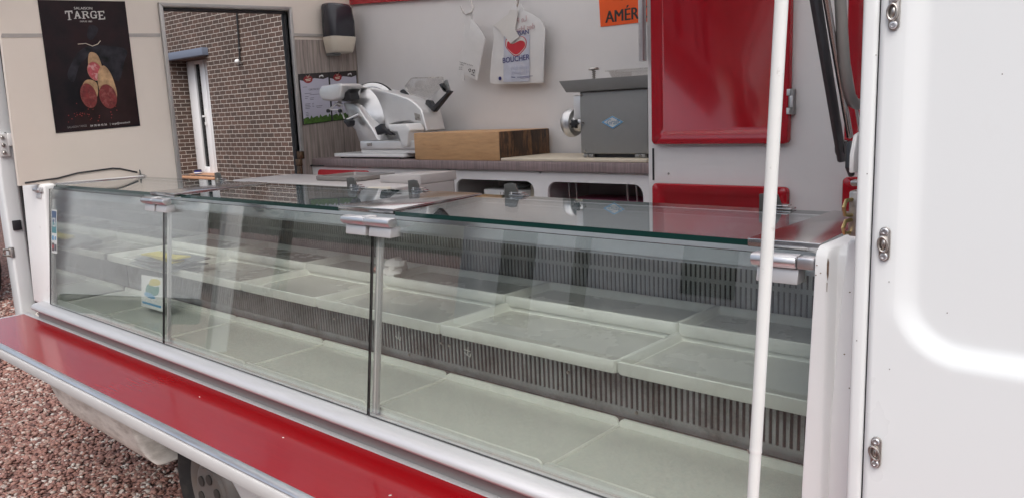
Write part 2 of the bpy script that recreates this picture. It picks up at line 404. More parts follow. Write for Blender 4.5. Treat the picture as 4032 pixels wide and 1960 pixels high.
BK = {
 'housing': [(-3.2266,0.1527),(-3.1769,0.1529),(-3.0918,0.1426),(-2.9994,0.1256),(-2.9101,0.1046),(-2.838,0.0838),(-2.7921,0.0564),(-2.7585,0.0314),(-2.7455,-0.0102),(-2.7306,-0.0677),(-2.7698,-0.0703),(-2.8003,-0.0345),(-2.8451,-0.019),(-2.9376,-0.0217),(-2.9922,-0.0305),(-2.9827,-0.0639),(-3.0274,-0.0448),(-3.029,-0.0097),(-3.0415,0.0207),(-3.0747,0.0552),(-3.109,0.0832),(-3.1598,0.1123),(-3.217,0.1403)],
 'hbase': [(-3.0657,-0.0277),(-2.8602,-0.0157),(-2.8014,-0.0693),(-2.8401,-0.1214),(-3.0645,-0.12),(-3.0908,-0.0649)],
 'backplate': [(-2.9467,0.0646),(-2.8349,0.034),(-2.7999,-0.0727),(-2.9234,-0.0709)],
 'bladec': [(-3.1213,0.0387),(-3.1114,0.127),(-3.1311,-0.0489)],
 'column': [(-3.242,0.083),(-3.2085,0.0834),(-3.1544,0.0763),(-3.1289,0.062),(-3.0911,0.0177),(-3.0295,-0.0465),(-2.9864,-0.1047),(-3.1355,-0.1103),(-3.1726,-0.0305),(-3.2291,0.0521)],
 'base1': [(-3.1194,-0.1077),(-2.7132,-0.1442)],
 'base2': [(-3.1297,-0.1466),(-2.7263,-0.1659)],
 'foot': [(-2.8736,-0.0309),(-2.745,-0.0288),(-2.722,-0.0604),(-2.7321,-0.068),(-2.7477,-0.1338),(-2.7836,-0.1337),(-2.7991,-0.094),(-2.811,-0.0669),(-2.8645,-0.063)],
 'head': [(-3.3322,0.1533),(-3.3099,0.1691),(-3.1801,0.1739),(-3.1452,0.1687),(-3.17,0.1008),(-3.2268,0.0898),(-3.3162,0.1001),(-3.3354,0.1298)],
 'head2': [(-3.2597,0.1776),(-3.186,0.1659),(-3.1413,0.152),(-3.1668,0.1433),(-3.2253,0.1158),(-3.2557,0.0968),(-3.2959,0.1155)],
 'joint': [(-3.197,0.1149),(-3.1332,0.1451),(-3.1062,0.1454),(-3.1298,0.1284),(-3.1202,0.095),(-3.1567,0.0849),(-3.1996,0.0933)],
 'wire': [(-3.3082,0.0522),(-3.2474,0.0822),(-3.1961,0.0686),(-3.2124,0.0491)],
 'wire2': [(-3.2299,0.0559),(-3.1918,0.0043),(-3.2593,0.0907),(-3.2567,0.067)],
 'knob': [(-3.1751,-0.0072),(-3.1575,0.0024),(-3.1176,-0.0052),(-3.1231,-0.0283),(-3.1433,-0.0379)],
 'knobrod': [(-3.1652,-0.0031),(-3.1133,0.0222)],
 'lever': [(-2.9686,-0.0415),(-2.9185,-0.0247),(-2.9058,-0.0475),(-2.8394,-0.0772),(-2.8498,-0.0834),(-2.8981,-0.07),(-2.9496,-0.0791)],
 'acryl': [(-2.9566,0.1476),(-2.9049,0.1845),(-2.6918,0.1763),(-2.6873,0.1428),(-2.8311,0.057),(-2.8773,0.0682)],
 'arm': [(-2.6975,0.1434),(-2.6766,0.1495),(-2.6598,0.1174),(-2.6185,0.1094),(-2.7393,0.0172),(-2.7988,0.05),(-2.7909,0.0776),(-2.7619,0.0733),(-2.7413,0.048),(-2.6503,0.1037),(-2.6709,0.1107)],
 'endp': [(-2.6797,0.1648),(-2.6609,0.1112),(-2.697,0.1129),(-2.7073,0.153)],
 'armL': [(-2.9831,0.1267),(-2.9578,0.135),(-2.9125,0.1012),(-2.9511,0.1029)],
 'sticker': [(-2.8068,0.0188),(-2.7692,0.0097),(-2.7646,-0.0191),(-2.8026,-0.015)],
 'swplate': [(-3.0614,-0.1161),(-3.0243,-0.1147),(-3.0261,-0.1305),(-3.0616,-0.1317)],
 'cutb': [(-3.6161,2.6306),(-2.9818,2.5007)],
 'gtray': [(-1.872,0.1094),(-1.486,0.113),(-1.4866,0.0722),(-1.8544,0.0689)],
 'gbox': [(-1.8015,0.0711),(-1.505,0.0731),(-1.5025,-0.1723),(-1.7998,-0.1739)],
 'gdia': [(-1.7009,-0.0477),(-1.6508,-0.0257),(-1.6021,-0.0485),(-1.65,-0.0731)],
 'gtext': [(-1.6762,-0.058),(-1.6289,-0.0373),(-1.6265,-0.0614)],
 'gscrew': [(-1.8226,0.16),(-1.7796,0.1571),(-1.8024,0.1185)],
 'gtub': [(-1.7311,0.1469),(-1.5841,0.1398),(-1.5844,0.1157),(-1.7135,0.1209)],
 'gflange': [(-1.9835,0.0054),(-1.9878,-0.1063),(-1.9271,-0.0121),(-1.9296,-0.0857),(-1.8715,-0.0189),(-1.8737,-0.0917),(-2.0303,-0.0493)],
 'gbrk': [(-1.8365,0.0554),(-1.7958,0.0561),(-1.7986,-0.0356),(-1.8364,-0.0347)],
 'gknob': [(-1.832,-0.0345),(-1.8048,-0.0676)],
 'gfeet': [(-1.7873,-0.1754),(-1.7439,-0.1751),(-1.5555,-0.174),(-1.5136,-0.1738),(-1.5083,-0.1923)],
 'amer': [(-1.8682,0.3495),(-1.6995,0.3497),(-1.8621,0.3877),(-1.8998,0.4387),(-1.894,0.3312)],
 'bag1': [(-2.5965,0.4574),(-2.5642,0.4663),(-2.5461,0.4549),(-2.551,0.429),(-2.4911,0.361),(-2.4725,0.3298),(-2.4817,0.3027),(-2.5076,0.2422),(-2.5337,0.1521),(-2.6161,0.1826),(-2.6202,0.157),(-2.6341,0.1578),(-2.6597,0.1917),(-2.6366,0.2516),(-2.6217,0.2985),(-2.5996,0.4137),(-2.5936,0.4351),(-2.6065,0.4459)],
 'bag1t': [(-2.6364,0.2498),(-2.5533,0.2248),(-2.6432,0.2213),(-2.5729,0.2039),(-2.5494,0.196),(-2.5654,0.181),(-2.5433,0.1724)],
 'hook1': [(-2.5598,0.5177),(-2.536,0.4748),(-2.5393,0.4582),(-2.5735,0.4511),(-2.5867,0.4572),(-2.6017,0.4885)],
 'hook2': [(-2.279,0.4836),(-2.2762,0.4598),(-2.2562,0.4574),(-2.253,0.4804)],
 'bag2': [(-2.3338,0.4448),(-2.3185,0.4625),(-2.2757,0.4619),(-2.2648,0.437),(-2.218,0.4142),(-2.1608,0.3789),(-2.154,0.3578),(-2.1447,0.3481),(-2.155,0.2436),(-2.1648,0.1255),(-2.1719,0.1235),(-2.2559,0.1244),(-2.4494,0.1317),(-2.4752,0.141),(-2.4732,0.1741),(-2.4587,0.2672),(-2.442,0.3279),(-2.4428,0.3866),(-2.3815,0.4139),(-2.3473,0.4268)],
 'bag2f': [(-2.4355,0.3854),(-2.3744,0.4126),(-2.3402,0.4255),(-2.3269,0.4435),(-2.2823,0.4355),(-2.3027,0.3572),(-2.2798,0.3251),(-2.3305,0.2995),(-2.3701,0.3395),(-2.4063,0.3734)],
 'bag2blue': [(-2.3761,0.3401),(-2.2269,0.3293),(-2.2375,0.1325),(-2.3896,0.1378)],
 'heart': [(-2.3107,0.2433),(-2.3608,0.2808),(-2.3686,0.3058),(-2.3583,0.3247),(-2.3295,0.3176),(-2.3094,0.3067),(-2.2881,0.3229),(-2.2676,0.3255),(-2.2482,0.3103),(-2.2473,0.2864),(-2.2624,0.2667)],
 'heart2': [(-2.3098,0.2508),(-2.3527,0.28),(-2.359,0.2958),(-2.351,0.3118),(-2.3288,0.2987),(-2.3038,0.3032),(-2.2789,0.3085),(-2.259,0.3023),(-2.2537,0.2869),(-2.2687,0.2702)],
 'b2text': [(-2.3899,0.22),(-2.2361,0.2182),(-2.2978,0.3387),(-2.2282,0.3322),(-2.2908,0.2357),(-2.354,0.4073),(-2.2426,0.3897),(-2.3203,0.3798),(-2.1846,0.3603),(-2.4086,0.1545),(-2.3405,0.1582),(-2.2178,0.1554),(-2.372,0.1987),(-2.2414,0.1659)],
 'poster': [(1.1964,0.5121),(1.5356,0.5317),(1.5377,0.009),(1.1969,-0.0075)],
 'p_targe': [(1.2882,0.4756),(1.4478,0.4472),(1.2907,0.437),(1.4507,0.4837),(1.3264,0.4817),(1.4107,0.4927),(1.3437,0.4391),(1.3966,0.4458),(1.2424,0.0097),(1.4927,0.0221),(1.3316,0.0126),(1.4105,0.0178)],
 'p_cloth1': [(1.3806,0.4264),(1.4128,0.4122),(1.3838,0.3682),(1.3643,0.378)],
 'p_cloth2': [(1.3202,0.313),(1.3755,0.344),(1.3601,0.3036),(1.3187,0.2601),(1.2903,0.1962),(1.2691,0.2278)],
 'p_cloth3': [(1.3752,0.3413),(1.455,0.3441),(1.5188,0.3299),(1.5017,0.2798),(1.4699,0.1994),(1.4314,0.2403),(1.3961,0.2991)],
 'p_string': [(1.3246,0.3474),(1.3557,0.3512),(1.3804,0.3415),(1.4025,0.3503),(1.4147,0.3642)],
 'p_s1': [(1.3601,0.3036),(1.3722,0.3172),(1.3968,0.3045),(1.4087,0.2508),(1.3993,0.2182),(1.3559,0.2286),(1.3544,0.2661)],
 'p_s3': [(1.4155,0.2634),(1.4365,0.2376),(1.4488,0.1966),(1.4546,0.1415),(1.4355,0.0975),(1.4055,0.1173),(1.3866,0.1585),(1.3837,0.2073),(1.3937,0.2452)],
 'p_s2': [(1.3315,0.199),(1.3581,0.2045),(1.3794,0.1856),(1.37,0.1314),(1.3231,0.132),(1.3121,0.1589)],
 'p_f1': [(1.3772,0.2396),(1.3815,0.2746),(1.4057,0.24)],
 'p_f2': [(1.3396,0.1399),(1.3298,0.1856),(1.3687,0.1206)],
 'p_f3': [(1.417,0.1363),(1.4033,0.1856),(1.4532,0.1304)],
 'cert1': [(2.3593,0.237),(2.5461,0.2483),(2.5437,-0.006),(2.3629,-0.0187)],
 'cert2': [(2.5461,0.2483),(2.729,0.2595),(2.7273,0.0042),(2.5437,-0.006)],
 'mach_red': [(-3.4293,-0.2468),(-3.1632,-0.2462),(-3.4342,-0.282)],
 'win': [(-12.6518,1.0829),(-12.5423,1.0629),(-12.3581,1.0495),(-12.1221,1.0674)],
 'winb': [(-12.7481,-0.7844),(-12.6486,-0.6817),(-12.4204,-0.6784),(-12.339,-0.7641),(-12.3094,0.1919),(-12.2936,0.0582)],
 'cable': [(-10.588,1.6063),(-10.6258,0.9167),(-10.6625,0.8874)],
 'can': [(-12.6683,-0.7432),(-12.4993,-0.7402),(-12.5116,-0.7965)],
 'gate': [(2.3133,-0.1553),(2.3412,-0.1918),(2.3043,-0.2893),(2.3334,-0.2919)],
 'doorseal': [(1.6908,0.5175),(2.3145,0.5448),(2.3377,0.5608),(1.682,0.528)],
}

# ------------------------------------------------------------------ ground and gravel
g = MB()
g.add([(-120, -120, -GZ), (120, -120, -GZ), (120, 120, -GZ), (-120, 120, -GZ)], [(0, 1, 2, 3)])
struct(build('ground', g, groundmat(), smooth=False))

def gravel():
    rs = np.random.RandomState(3)
    # base lump: cube sphere 26 verts
    pts = {}; fs = []
    def vid(p):
        q = tuple(p)
        if q not in pts: pts[q] = len(pts)
        return pts[q]
    for ax in range(3):
        for sg in (-1, 1):
            for i in (-1, 0):
                for j in (-1, 0):
                    quad = []
                    for a, b in ((i, j), (i+1, j), (i+1, j+1), (i, j+1)):
                        p = [0, 0, 0]; p[ax] = sg; p[(ax+1) % 3] = a; p[(ax+2) % 3] = b
                        quad.append(vid(p))
                    fs.append(quad if sg > 0 else quad[::-1])
    base = np.array(list(pts.keys()), float); base /= np.linalg.norm(base, axis=1)[:, None]
    fs = np.array(fs)
    P = []
    def field(n, x0, x1, y0, y1, r0, r1):
        x = rs.uniform(x0, x1, n); y = rs.uniform(y0, y1, n); r = r0+(r1-r0)*rs.beta(1.6, 2.6, n)*1.25
        P.append(np.stack([x, y, r], 1))
    field(24000, -5.6, -2.2, .75, 2.0, .006, .0135)
    field(11000, -9.5, -5.6, 1.2, 2.9, .009, .019)
    field(2500, -9.5, -2.2, -1.5, .75, .012, .022)
    P = np.concatenate(P); n = len(P)
    V = np.repeat(base[None], n, 0) * rs.uniform(.72, 1.28, (n, 26, 1))
    V *= np.stack([rs.uniform(.8, 1.4, n), rs.uniform(.7, 1.1, n), rs.uniform(.4, .75, n)], 1)[:, None]
    a = rs.uniform(0, 6.283, n); t = rs.normal(0, .35, n)
    ca, sa, ct, st = np.cos(a), np.sin(a), np.cos(t), np.sin(t)
    x, y, z = V[..., 0], V[..., 1], V[..., 2]
    y, z = y*ct[:, None]-z*st[:, None], y*st[:, None]+z*ct[:, None]
    x, y = x*ca[:, None]-y*sa[:, None], x*sa[:, None]+y*ca[:, None]
    V = np.stack([x, y, z], -1)*P[:, None, 2:3]
    V[..., 0] += P[:, None, 0]; V[..., 1] += P[:, None, 1]; V[..., 2] += (P[:, 2]*.35)[:, None] - GZ + rs.uniform(0, .006, n)[:, None]
    V = V.reshape(-1, 3); V[:, 2] += GZ; V *= K
    F = (fs[None]+np.arange(n)[:, None, None]*26).reshape(-1, 4)
    me = bpy.data.meshes.new('gravel'); me.vertices.add(len(V)); me.vertices.foreach_set('co', V.ravel())
    me.loops.add(F.size); me.loops.foreach_set('vertex_index', F.ravel()); me.polygons.add(len(F))
    me.polygons.foreach_set('loop_start', np.arange(0, F.size, 4)); me.update(calc_edges=True)
    me.materials.append(stone)
    o = bpy.data.objects.new('gravel', me); COL.objects.link(o)
    o['kind'] = 'stuff'; o['label'] = 'reddish brown gravel stones on the yard beside the van'
gravel()

# ------------------------------------------------------------------ brick house behind the doorway
HY = 6.23
house = thing('brick_house', 'brown brick house with pale mortar joints seen through the van doorway', 'house', (-9, HY+2, -GZ))
wx0, wx1, wz0, wz1 = -12.80, -11.63, -.80, 1.05
h = MB()
HT = 3.4
h.box(-22, wx0, HY, HY+.28, -GZ, HT); h.box(wx1, 2, HY, HY+.28, -GZ, HT)
h.box(wx0, wx1, HY, HY+.28, wz1, HT); h.box(wx0, wx1, HY, HY+.28, -GZ, wz0)
h.box(-22, -21.7, HY+.28, HY+5, -GZ, HT); h.box(1.7, 2, HY+.28, HY+5, -GZ, HT); h.box(-22, 2, HY+5, HY+5.28, -GZ, HT)
build('wall', h, brick, house, smooth=False)
rf = MB(); rf.prism([(HY-.45, HT+.002), (HY+5.7, HT+.002), (HY+2.65, HT+2.3)], 'x', -22.4, 2.4)
build('roof', rf, rooft, house, smooth=False)
rm = MB(); rm.box(wx0-.3, wx1+.3, HY+1.6, HY+1.65, wz0-.2, wz1+.2)
build('room_wall', rm, dark, house)
lt = MB(); lt.box(-13.4, -11.545, HY-.10, HY+.25, 1.052, 1.165); build('lintel', lt, slate, house, bevel=.008)
sl = MB(); sl.prism([(HY-.09, -.846), (HY-.09, -.822), (HY+.29, -.775), (HY+.29, -.80)], 'x', wx0+.004, wx1-.004)
build('window_sill', sl, tile, house, bevel=.004)
win = None
fm = MB(); YW = HY+.27
for a, b_ in ((-12.78, -12.53), (-12.36, -12.20), (-12.185, -12.05), (-11.72, -11.64)): fm.box(a, b_, YW-.01, YW+.06, -.79, 1.045)
fm.box(-12.53, -12.36, YW-.008, YW+.055, -.79, -.68); fm.box(-12.53, -12.36, YW-.008, YW+.055, .985, 1.045)
fm.box(-12.05, -11.72, YW-.008, YW+.055, -.79, -.68); fm.box(-12.05, -11.72, YW-.008, YW+.055, .985, 1.045)
win = build('window', fm, pvc, house, bevel=.008)
pn = MB(); pn.box(-12.53, -12.36, YW+.02, YW+.035, -.68, .985); pn.box(-12.05, -11.72, YW+.02, YW+.035, -.68, .985)
build_each('pane', pn, dglass, win)
hd = MB(); hd.box(-12.31, -12.285, YW-.03, YW-.01, .02, .26); hd.box(-12.36, -12.285, YW-.055, YW-.03, .13, .16); hd.box(-12.31, -12.29, YW-.045, YW-.01, .0, .05)
build('handle', hd, whitepl, win, bevel=.004)
cb = MB(); cb.tube([(-10.575, HY-.02, 3.3), (-10.588, HY-.02, 1.6), (-10.60, HY-.02, 1.3), (-10.612, HY-.02, 1.1), (-10.626, HY-.02, .90)], .012, 8)
cable = thing('wall_cable', 'thin dark cable running down the brick wall to a small round knob', 'cable', (-10.6, HY-.03, .85))
build('cable', cb, ink, cable)
kb = MB(); kb.ball((-10.655, HY-.045, .895), (.034, .04, .034)); build('knob', kb, whitepl, cable)
kb = MB(); kb.box(-10.70, -10.58, HY-.03, HY-.002, .855, .885); kb.box(-10.64, -10.60, HY-.03, HY-.002, 1.28, 1.30); kb.box(-10.63, -10.58, HY-.03, HY-.002, 1.07, 1.09); build_each('clip', kb, rivetm, cable)
cn = thing('jar', 'small dark jar with a white label standing on the orange window sill', 'jar', (-12.575, HY+.16, -.79))
j = MB(); j.lathe([(.0, 0), (.06, 0), (.065, .01), (.065, .045), (.05, .055), (.05, .06)], (-12.575, HY+.16, -.79), (0, 0, 1), 18); build('body', j, navy, cn)
j = MB(); j.lathe([(.0668, .012), (.0668, .03)], (-12.575, HY+.16, -.79), (0, 0, 1), 18); build('label_band', j, whitepl, cn)
j = MB(); j.lathe([(.055, .056), (.055, .072), (.0, .073)], (-12.575, HY+.16, -.79), (0, 0, 1), 18); build('lid', j, blackp, cn)

# ------------------------------------------------------------------ vehicles and house off to the sides (seen at the edge and in the glass)
def vehicle(name, label, cat, x0, x1, y0, y1, prof, body, low, wheels):
    t = thing(name, label, cat, ((x0+x1)/2, (y0+y1)/2, -GZ))
    b = MB(); b.prism([(x0+(x1-x0)*a, -GZ+c) for a, c in prof], 'y', y0, y1); build('body', b, body, t, bevel=.07, seg=4)
    b = MB(); b.box(x1-.12, x1+.06, y0+.02, y1-.02, -GZ+.26, -GZ+.50); b.box(x0-.05, x0+.12, y0+.02, y1-.02, -GZ+.26, -GZ+.50); build_each('bumper', b, low, t, bevel=.04, seg=3)
    for xx in wheels:
        for yy, dy in ((y0, -1), (y1, 1)):
            w = MB(); w.lathe([(.17, -.16), (.26, -.16), (.285, -.13), (.285, -.01), (.26, .015), (.17, .012)], (xx, yy, -GZ+.285), (0, dy, 0)); wo_ = build('wheel', w, tyrem, t)
            w = MB(); w.lathe([(.17, -.12), (.165, .0), (.10, -.015), (.04, .004), (0, .006)], (xx, yy, -GZ+.285), (0, dy, 0)); build('rim', w, hubm, wo_)
    return t
vp = [(0, .28), (1, .28), (1, .9), (.985, 1.55), (.93, 1.92), (.25, 1.92), (.12, 1.35), (0, 1.05)]
van2 = vehicle('parked_van', 'white panel van standing in the yard to the left, mirrored in the case glass', 'van', -11.2, -6.9, -1.42, -.16, vp, paint, carblack, (-10.2, -7.7))
b = MB(); b.box(-6.915, -6.885, -1.34, -.84, -.10, .32); b.box(-6.915, -6.885, -.74, -.26, -.10, .32); build('window', b, dglass, van2, bevel=.04, seg=4)
gp = thing('gate_post', 'white gate post standing in the yard beside the parked van', 'post', (-6.9, -1.62, -GZ))
b = MB(); b.box(-6.98, -6.88, -1.71, -1.54, -GZ, .30); build('shaft', b, render_, gp, bevel=.01)
b = MB(); b.prism([(-1.74, .301), (-1.51, .301), (-1.625, .38)], 'x', -7.01, -6.85); build('cap', b, render_, gp)
cp = [(0, .26), (1, .26), (1, .62), (.985, .92), (.84, 1.28), (.38, 1.30), (.24, .92), (.02, .78)]
car2 = vehicle('parked_car', 'grey car with black bumper at the far left edge behind the van corner', 'car', -12.0, -8.02, .55, 2.16, cp, cargrey, carblack, (-11.1, -8.42))
b = MB(); b.prism([(-8.30, -GZ+.93), (-8.62, -GZ+1.22), (-10.4, -GZ+1.24), (-10.95, -GZ+.95)], 'y', .535, 2.175); build('window', b, dglass, car2, bevel=.02)

ph = thing('pale_house', 'pale rendered house across the yard, facing the serving side of the van', 'house', (-2, -8, -GZ))
b = MB(); b.box(-9.3, 5.5, -12, -7.2, -GZ, 1.5); build('wall', b, render_, ph)
b = MB(); b.prism([(-12.4, 1.502), (-6.8, 1.502), (-9.6, 3.6)], 'x', -9.7, 5.9); build('roof', b, rooft, ph)
for x0, x1, z0, z1 in ((-8.45, -7.62, -1.4, .75), (-7.0, -6.6, -1.0, .75), (-5.2, -4.3, -.55, .8), (-2.6, -1.7, -.55, .8), (.6, 1.5, -.55, .8)):
    b = MB(); b.box(x0, x1, -7.24, -7.19, z0, z1); w_ = build('window', b, whitepl, ph, bevel=.01)
    b = MB(); b.box(x0+.06, x1-.06, -7.195, -7.18, z0+.06, z1-.06); build('pane', b, dglass, w_)
def tree(label, x, y, hh, r, seed):
    rr = random.Random(seed); t = thing('tree', label, 'tree', (x, y, -GZ))
    tb = MB(); tb.tube([(x, y, -GZ), (x+.05, y, -GZ+hh*.35), (x-.04, y+.05, -GZ+hh*.8)], [.16, .11, .04], 9)
    for i in range(7):
        a = i*.9; tb.tube([(x, y, -GZ+hh*(.35+.06*i)), (x+r*.6*math.cos(a), y+r*.6*math.sin(a), -GZ+hh*(.5+.06*i))], [.05, .015], 6)
    build('trunk', tb, blockend, t)
    vs = []; fs = []
    for i in range(2600):
        a = rr.uniform(0, 6.28); u_ = rr.uniform(-1, 1); q = rr.random()**.4
        c = Vector((x+r*q*math.cos(a)*math.sqrt(1-u_*u_), y+r*q*math.sin(a)*math.sqrt(1-u_*u_), -GZ+hh*.68+hh*.36*q*u_))
        d1 = Vector((rr.gauss(0, 1), rr.gauss(0, 1), rr.gauss(0, 1))).normalized()*.13; d2 = d1.orthogonal().normalized()*.07
        n0 = len(vs); vs += [c-d1, c+d2, c+d1, c-d2]; fs.append((n0, n0+1, n0+2, n0+3))
    build('crown', MB().add(vs, fs), M('leaf_green_'+str(seed), (.05, .085, .03), .6, var=.4, scale=20), t, smooth=False)
tree('tall green tree standing to the left of the pale house across the yard', -13.5, -6.5, 4.6, 1.9, 5)
tree('green tree standing to the right of the pale house across the yard', 8.3, -5.5, 4.2, 1.7, 9)

# ------------------------------------------------------------------ the catering van
framel = M('grey_brown_trim', (.40, .37, .345), .5, .2)
van = thing('catering_van', 'white catering van with its whole side open over a serving counter', 'van', (-1.9, 1.9, -GZ))
XE, YR = -3.5, 2.74
ZF, ZC = -.98, .74
b = MB(); b.box(-3.6, -.30, YR, YR+.06, ZF, ZC); build('rear_side_wall', b, inner, van, smooth=False)
b = MB()     # end wall with door opening
b.prism([(1.17, ZF), (1.694, ZF), (1.694, ZC), (1.17, ZC)], 'x', -3.522, XE); b.prism([(1.04, -.206), (1.17, -.206), (1.17, ZC), (1.06, ZC)], 'x', -3.522, XE)
b.prism([(2.334, ZF), (YR, ZF), (YR, ZC), (2.334, ZC)], 'x', -3.522, XE)
b.prism([(1.694, .520), (2.334, .547), (2.334, ZC), (1.694, ZC)], 'x', -3.522, XE)
build('end_wall', b, endlin, van, smooth=False)
b = MB(); b.prism([(2.352, ZF), (YR-.001, ZF), (YR-.001, .418), (2.352, .408)], 'x', XE+.0005, XE+.005); build('wood_cladding', b, woodc, van, smooth=False)
b = MB(); b.prism([(1.050, .362), (1.672, .392), (1.672, .406), (1.056, .377)], 'x', XE+.0003, XE+.0012); b.prism([(2.352, .424), (YR-.001, .432), (YR-.001, .446), (2.352, .438)], 'x', XE+.0003, XE+.0062); build_each('trim_strip', b, framel, van)
d = MB()
d.prism([(1.676, ZF), (1.694, ZF), (1.694, .520), (1.676, .536)], 'x', -3.53, XE+.012)
d.prism([(1.676, .537), (1.694, .521), (2.334, .548), (2.352, .566)], 'x', -3.53, XE+.012)
d.prism([(2.334, ZF), (2.352, ZF), (2.352, .565), (2.334, .547)], 'x', -3.53, XE+.014)
build('door_frame', d, frameg, van, bevel=.002)
d = MB()
d.prism([(1.6945, .506), (2.326, .533), (2.326, .547), (1.6945, .5195)], 'x', -3.54, XE-.005)
d.prism([(2.318, ZF), (2.333, ZF), (2.333, .54), (2.318, .53)], 'x', -3.54, XE-.012)
build('door_seal', d, rubber, van, bevel=.003)
d = MB(); d.box(-3.53, -3.48, 2.322, 2.348, -.19, -.15); d.box(-3.52, -3.478, 2.315, 2.333, -.225, -.19); d.box(-3.52, -3.48, 2.318, 2.330, -.30, -.225); build('door_latch', d, M('rusty_latch', (.12, .075, .045), .55, .6, var=.5, scale=40), van, bevel=.004)
b = MB(); b.box(-3.48, -.34, 1.10, YR-.02, ZC+.02, ZC+.024); build('added_roof_panel', b, fibre, van)  # unseen translucent panel, added to brighten the van interior
b = MB(); b.box(-3.99, -3.48, 1.0, YR+.12, ZC, ZC+.05); b.box(-.34, .9, 1.0, YR+.12, ZC, ZC+.05); b.box(-3.48, -.34, 1.0, 1.10, ZC, ZC+.05); b.box(-3.48, -.34, YR-.02, YR+.12, ZC, ZC+.05); build('roof', b, paint, van)
b = MB(); b.box(-3.58, -.30, 1.10, YR-.002, ZF-.04, ZF); build('floor', b, hammer, van)
b = MB(); b.box(-.335, -.30, 1.12, YR-.002, ZF, ZC-.001); build('cab_partition', b, inner, van)
b = MB(); b.prism([(-3.499, .604), (-2.3, .515), (-2.3, ZC-.002), (-3.499, ZC-.002)], 'y', YR-.02, YR-.001); build('rolled_blind', b, redgel, van)
b = MB(); b.box(-3.2, -1.5, YR-.075, YR-.06, .66, .68);
for x in (-3.0, -2.4, -1.8): b.box(x-.01, x+.01, YR-.06, YR-.001, .66, .68)
build('meat_rail', b, steel, van, bevel=.003)

# corner pillar at the rear end of the opening
p_ = MB()
p_.rings([[(-3.83, 1.072+o, z), (-3.83, 1.136+o, z), (-3.99, 1.17+o, z), (-3.99, 1.095+o, z), (-3.92, 1.075+o, z)] for z, o in ((-1.0, 0), (-.6, .0), (-.2, .0), (.2, .012), (ZC-.001, .03))])
build('corner_pillar', p_, paint, van, bevel=.010, seg=3)
p_ = MB(); p_.tube([(-3.815, 1.140, .48), (-3.815, 1.138, 0), (-3.815, 1.135, -.772)], .006, 8); build('pillar_seal', p_, rubber, van)
pb = MB(); pb.box(-3.828, -3.816, 1.078, 1.119, -.097, .0); pb.box(-3.825, -3.812, 1.116, 1.153, -.054, .0); pbo = build('hinge_plate', pb, whitepl, van, bevel=.004)
r_ = MB()
for y, z in ((1.095, -.016), (1.095, -.048), (1.095, -.080), (1.139, -.027)): r_.ball((-3.812, y, z), (.006, .008, .008))
build_each('rivet', r_, rivetm, pbo)
r_ = MB(); r_.box(-3.829, -3.820, 1.088, 1.122, -.413, -.370); build('black_pad', r_, blackp, van, bevel=.003)
r_ = MB(); r_.tube([(-3.90, 1.05, .107), (-3.82, 1.127, -.021)], .0055, 8); build('stay_rod', r_, blackp, van)
r_ = MB(); r_.tube([(-3.84, 1.072, -.494), (-3.84, 1.045, -.488), (-3.84, 1.040, -.515), (-3.84, 1.072, -.52)], .005, 8); r_.box(-3.85, -3.828, 1.066, 1.082, -.526, -.483); build('side_clasp', r_, rivetm, van, bevel=.003)

# lower body below the shelf
def skirt(poly, y, th, name, mat):
    s_ = MB(); s_.rings([[(a, y+.015*max(0, (-1.0-c))/.18, c) for a, c in poly], [(a, y+th+.03, c) for a, c in poly]])
    return build(name, s_, mat, van, bevel=.010, seg=3)
def lerp_pts(pts, z):
    for (z0, v0), (z1, v1) in zip(pts, pts[1:]):
        if z1 <= z <= z0: return v0+(v1-v0)*(z-z0)/(z1-z0)
    return pts[-1][1] if z < pts[-1][0] else pts[0][1]
LE = [(-.76, -3.80), (-.98, -3.81), (-1.05, -3.785), (-1.10, -3.73), (-1.14, -3.64), (-1.165, -3.56), (-1.18, -3.52)]
RE = [(-.76, -2.70), (-.83, -2.70), (-.89, -2.77), (-.96, -2.825), (-1.04, -2.832), (-1.09, -2.815), (-1.14, -2.775), (-1.165, -2.74), (-1.18, -2.73)]
def skirt_surface():
    zs = [-.76, -.80, -.84, -.88, -.92, -.96, -1.0, -1.04, -1.08, -1.11, -1.13, -1.145, -1.155, -1.162, -1.168, -1.172]
    us = [0, .02, .05, .09, .15, .25, .4, .55, .7, .85, .95, .985, 1.0]; vs = []; n = 0
    for z in zs:
        xl, xr = lerp_pts(LE, z), lerp_pts(RE, z)
        q = max(0, (-1.09-z)/.085); yb = 1.078+.012*max(0, (-.95-z)/.2)+.030*q**2.6
        row = []
        for u_ in us:
            zz = z-.02*max(0, min(1, (-1.0-z)/.15))+.012*(1-u_)*max(0, min(1, (-1.0-z)/.15))
            row.append((xl+(xr-xl)*u_, yb+.09*max(0, 1-u_/.15)**2.2, zz))
        x, y, z_ = row[-1]
        row += [(x+.006, y+.006, z_), (x+.011, y+.022, z_), (x+.013, y+.06, z_), (x+.013, y+.14, z_)]
        n = len(row); vs += row
    fs = [(i*n+j, i*n+j+1, (i+1)*n+j+1, (i+1)*n+j) for i in range(len(zs)-1) for j in range(n-1)]
    return MB().add(vs, fs)
o = build('rear_skirt', skirt_surface(), skirtm, van, ang=60)
sm = o.modifiers.new('thickness', 'SOLIDIFY'); sm.thickness = .006; sm.offset = -1
skirt([(-2.69, -.76), (-2.69, -.83), (-2.60, -.81), (-2.40, -.80), (-2.28, -.86), (-2.19, -.94), (-2.13, -1.01), (-2.05, -1.10), (-2.01, -1.20), (1.0, -1.24), (1.0, -.76)], 1.06, .06, 'front_skirt', moulded)
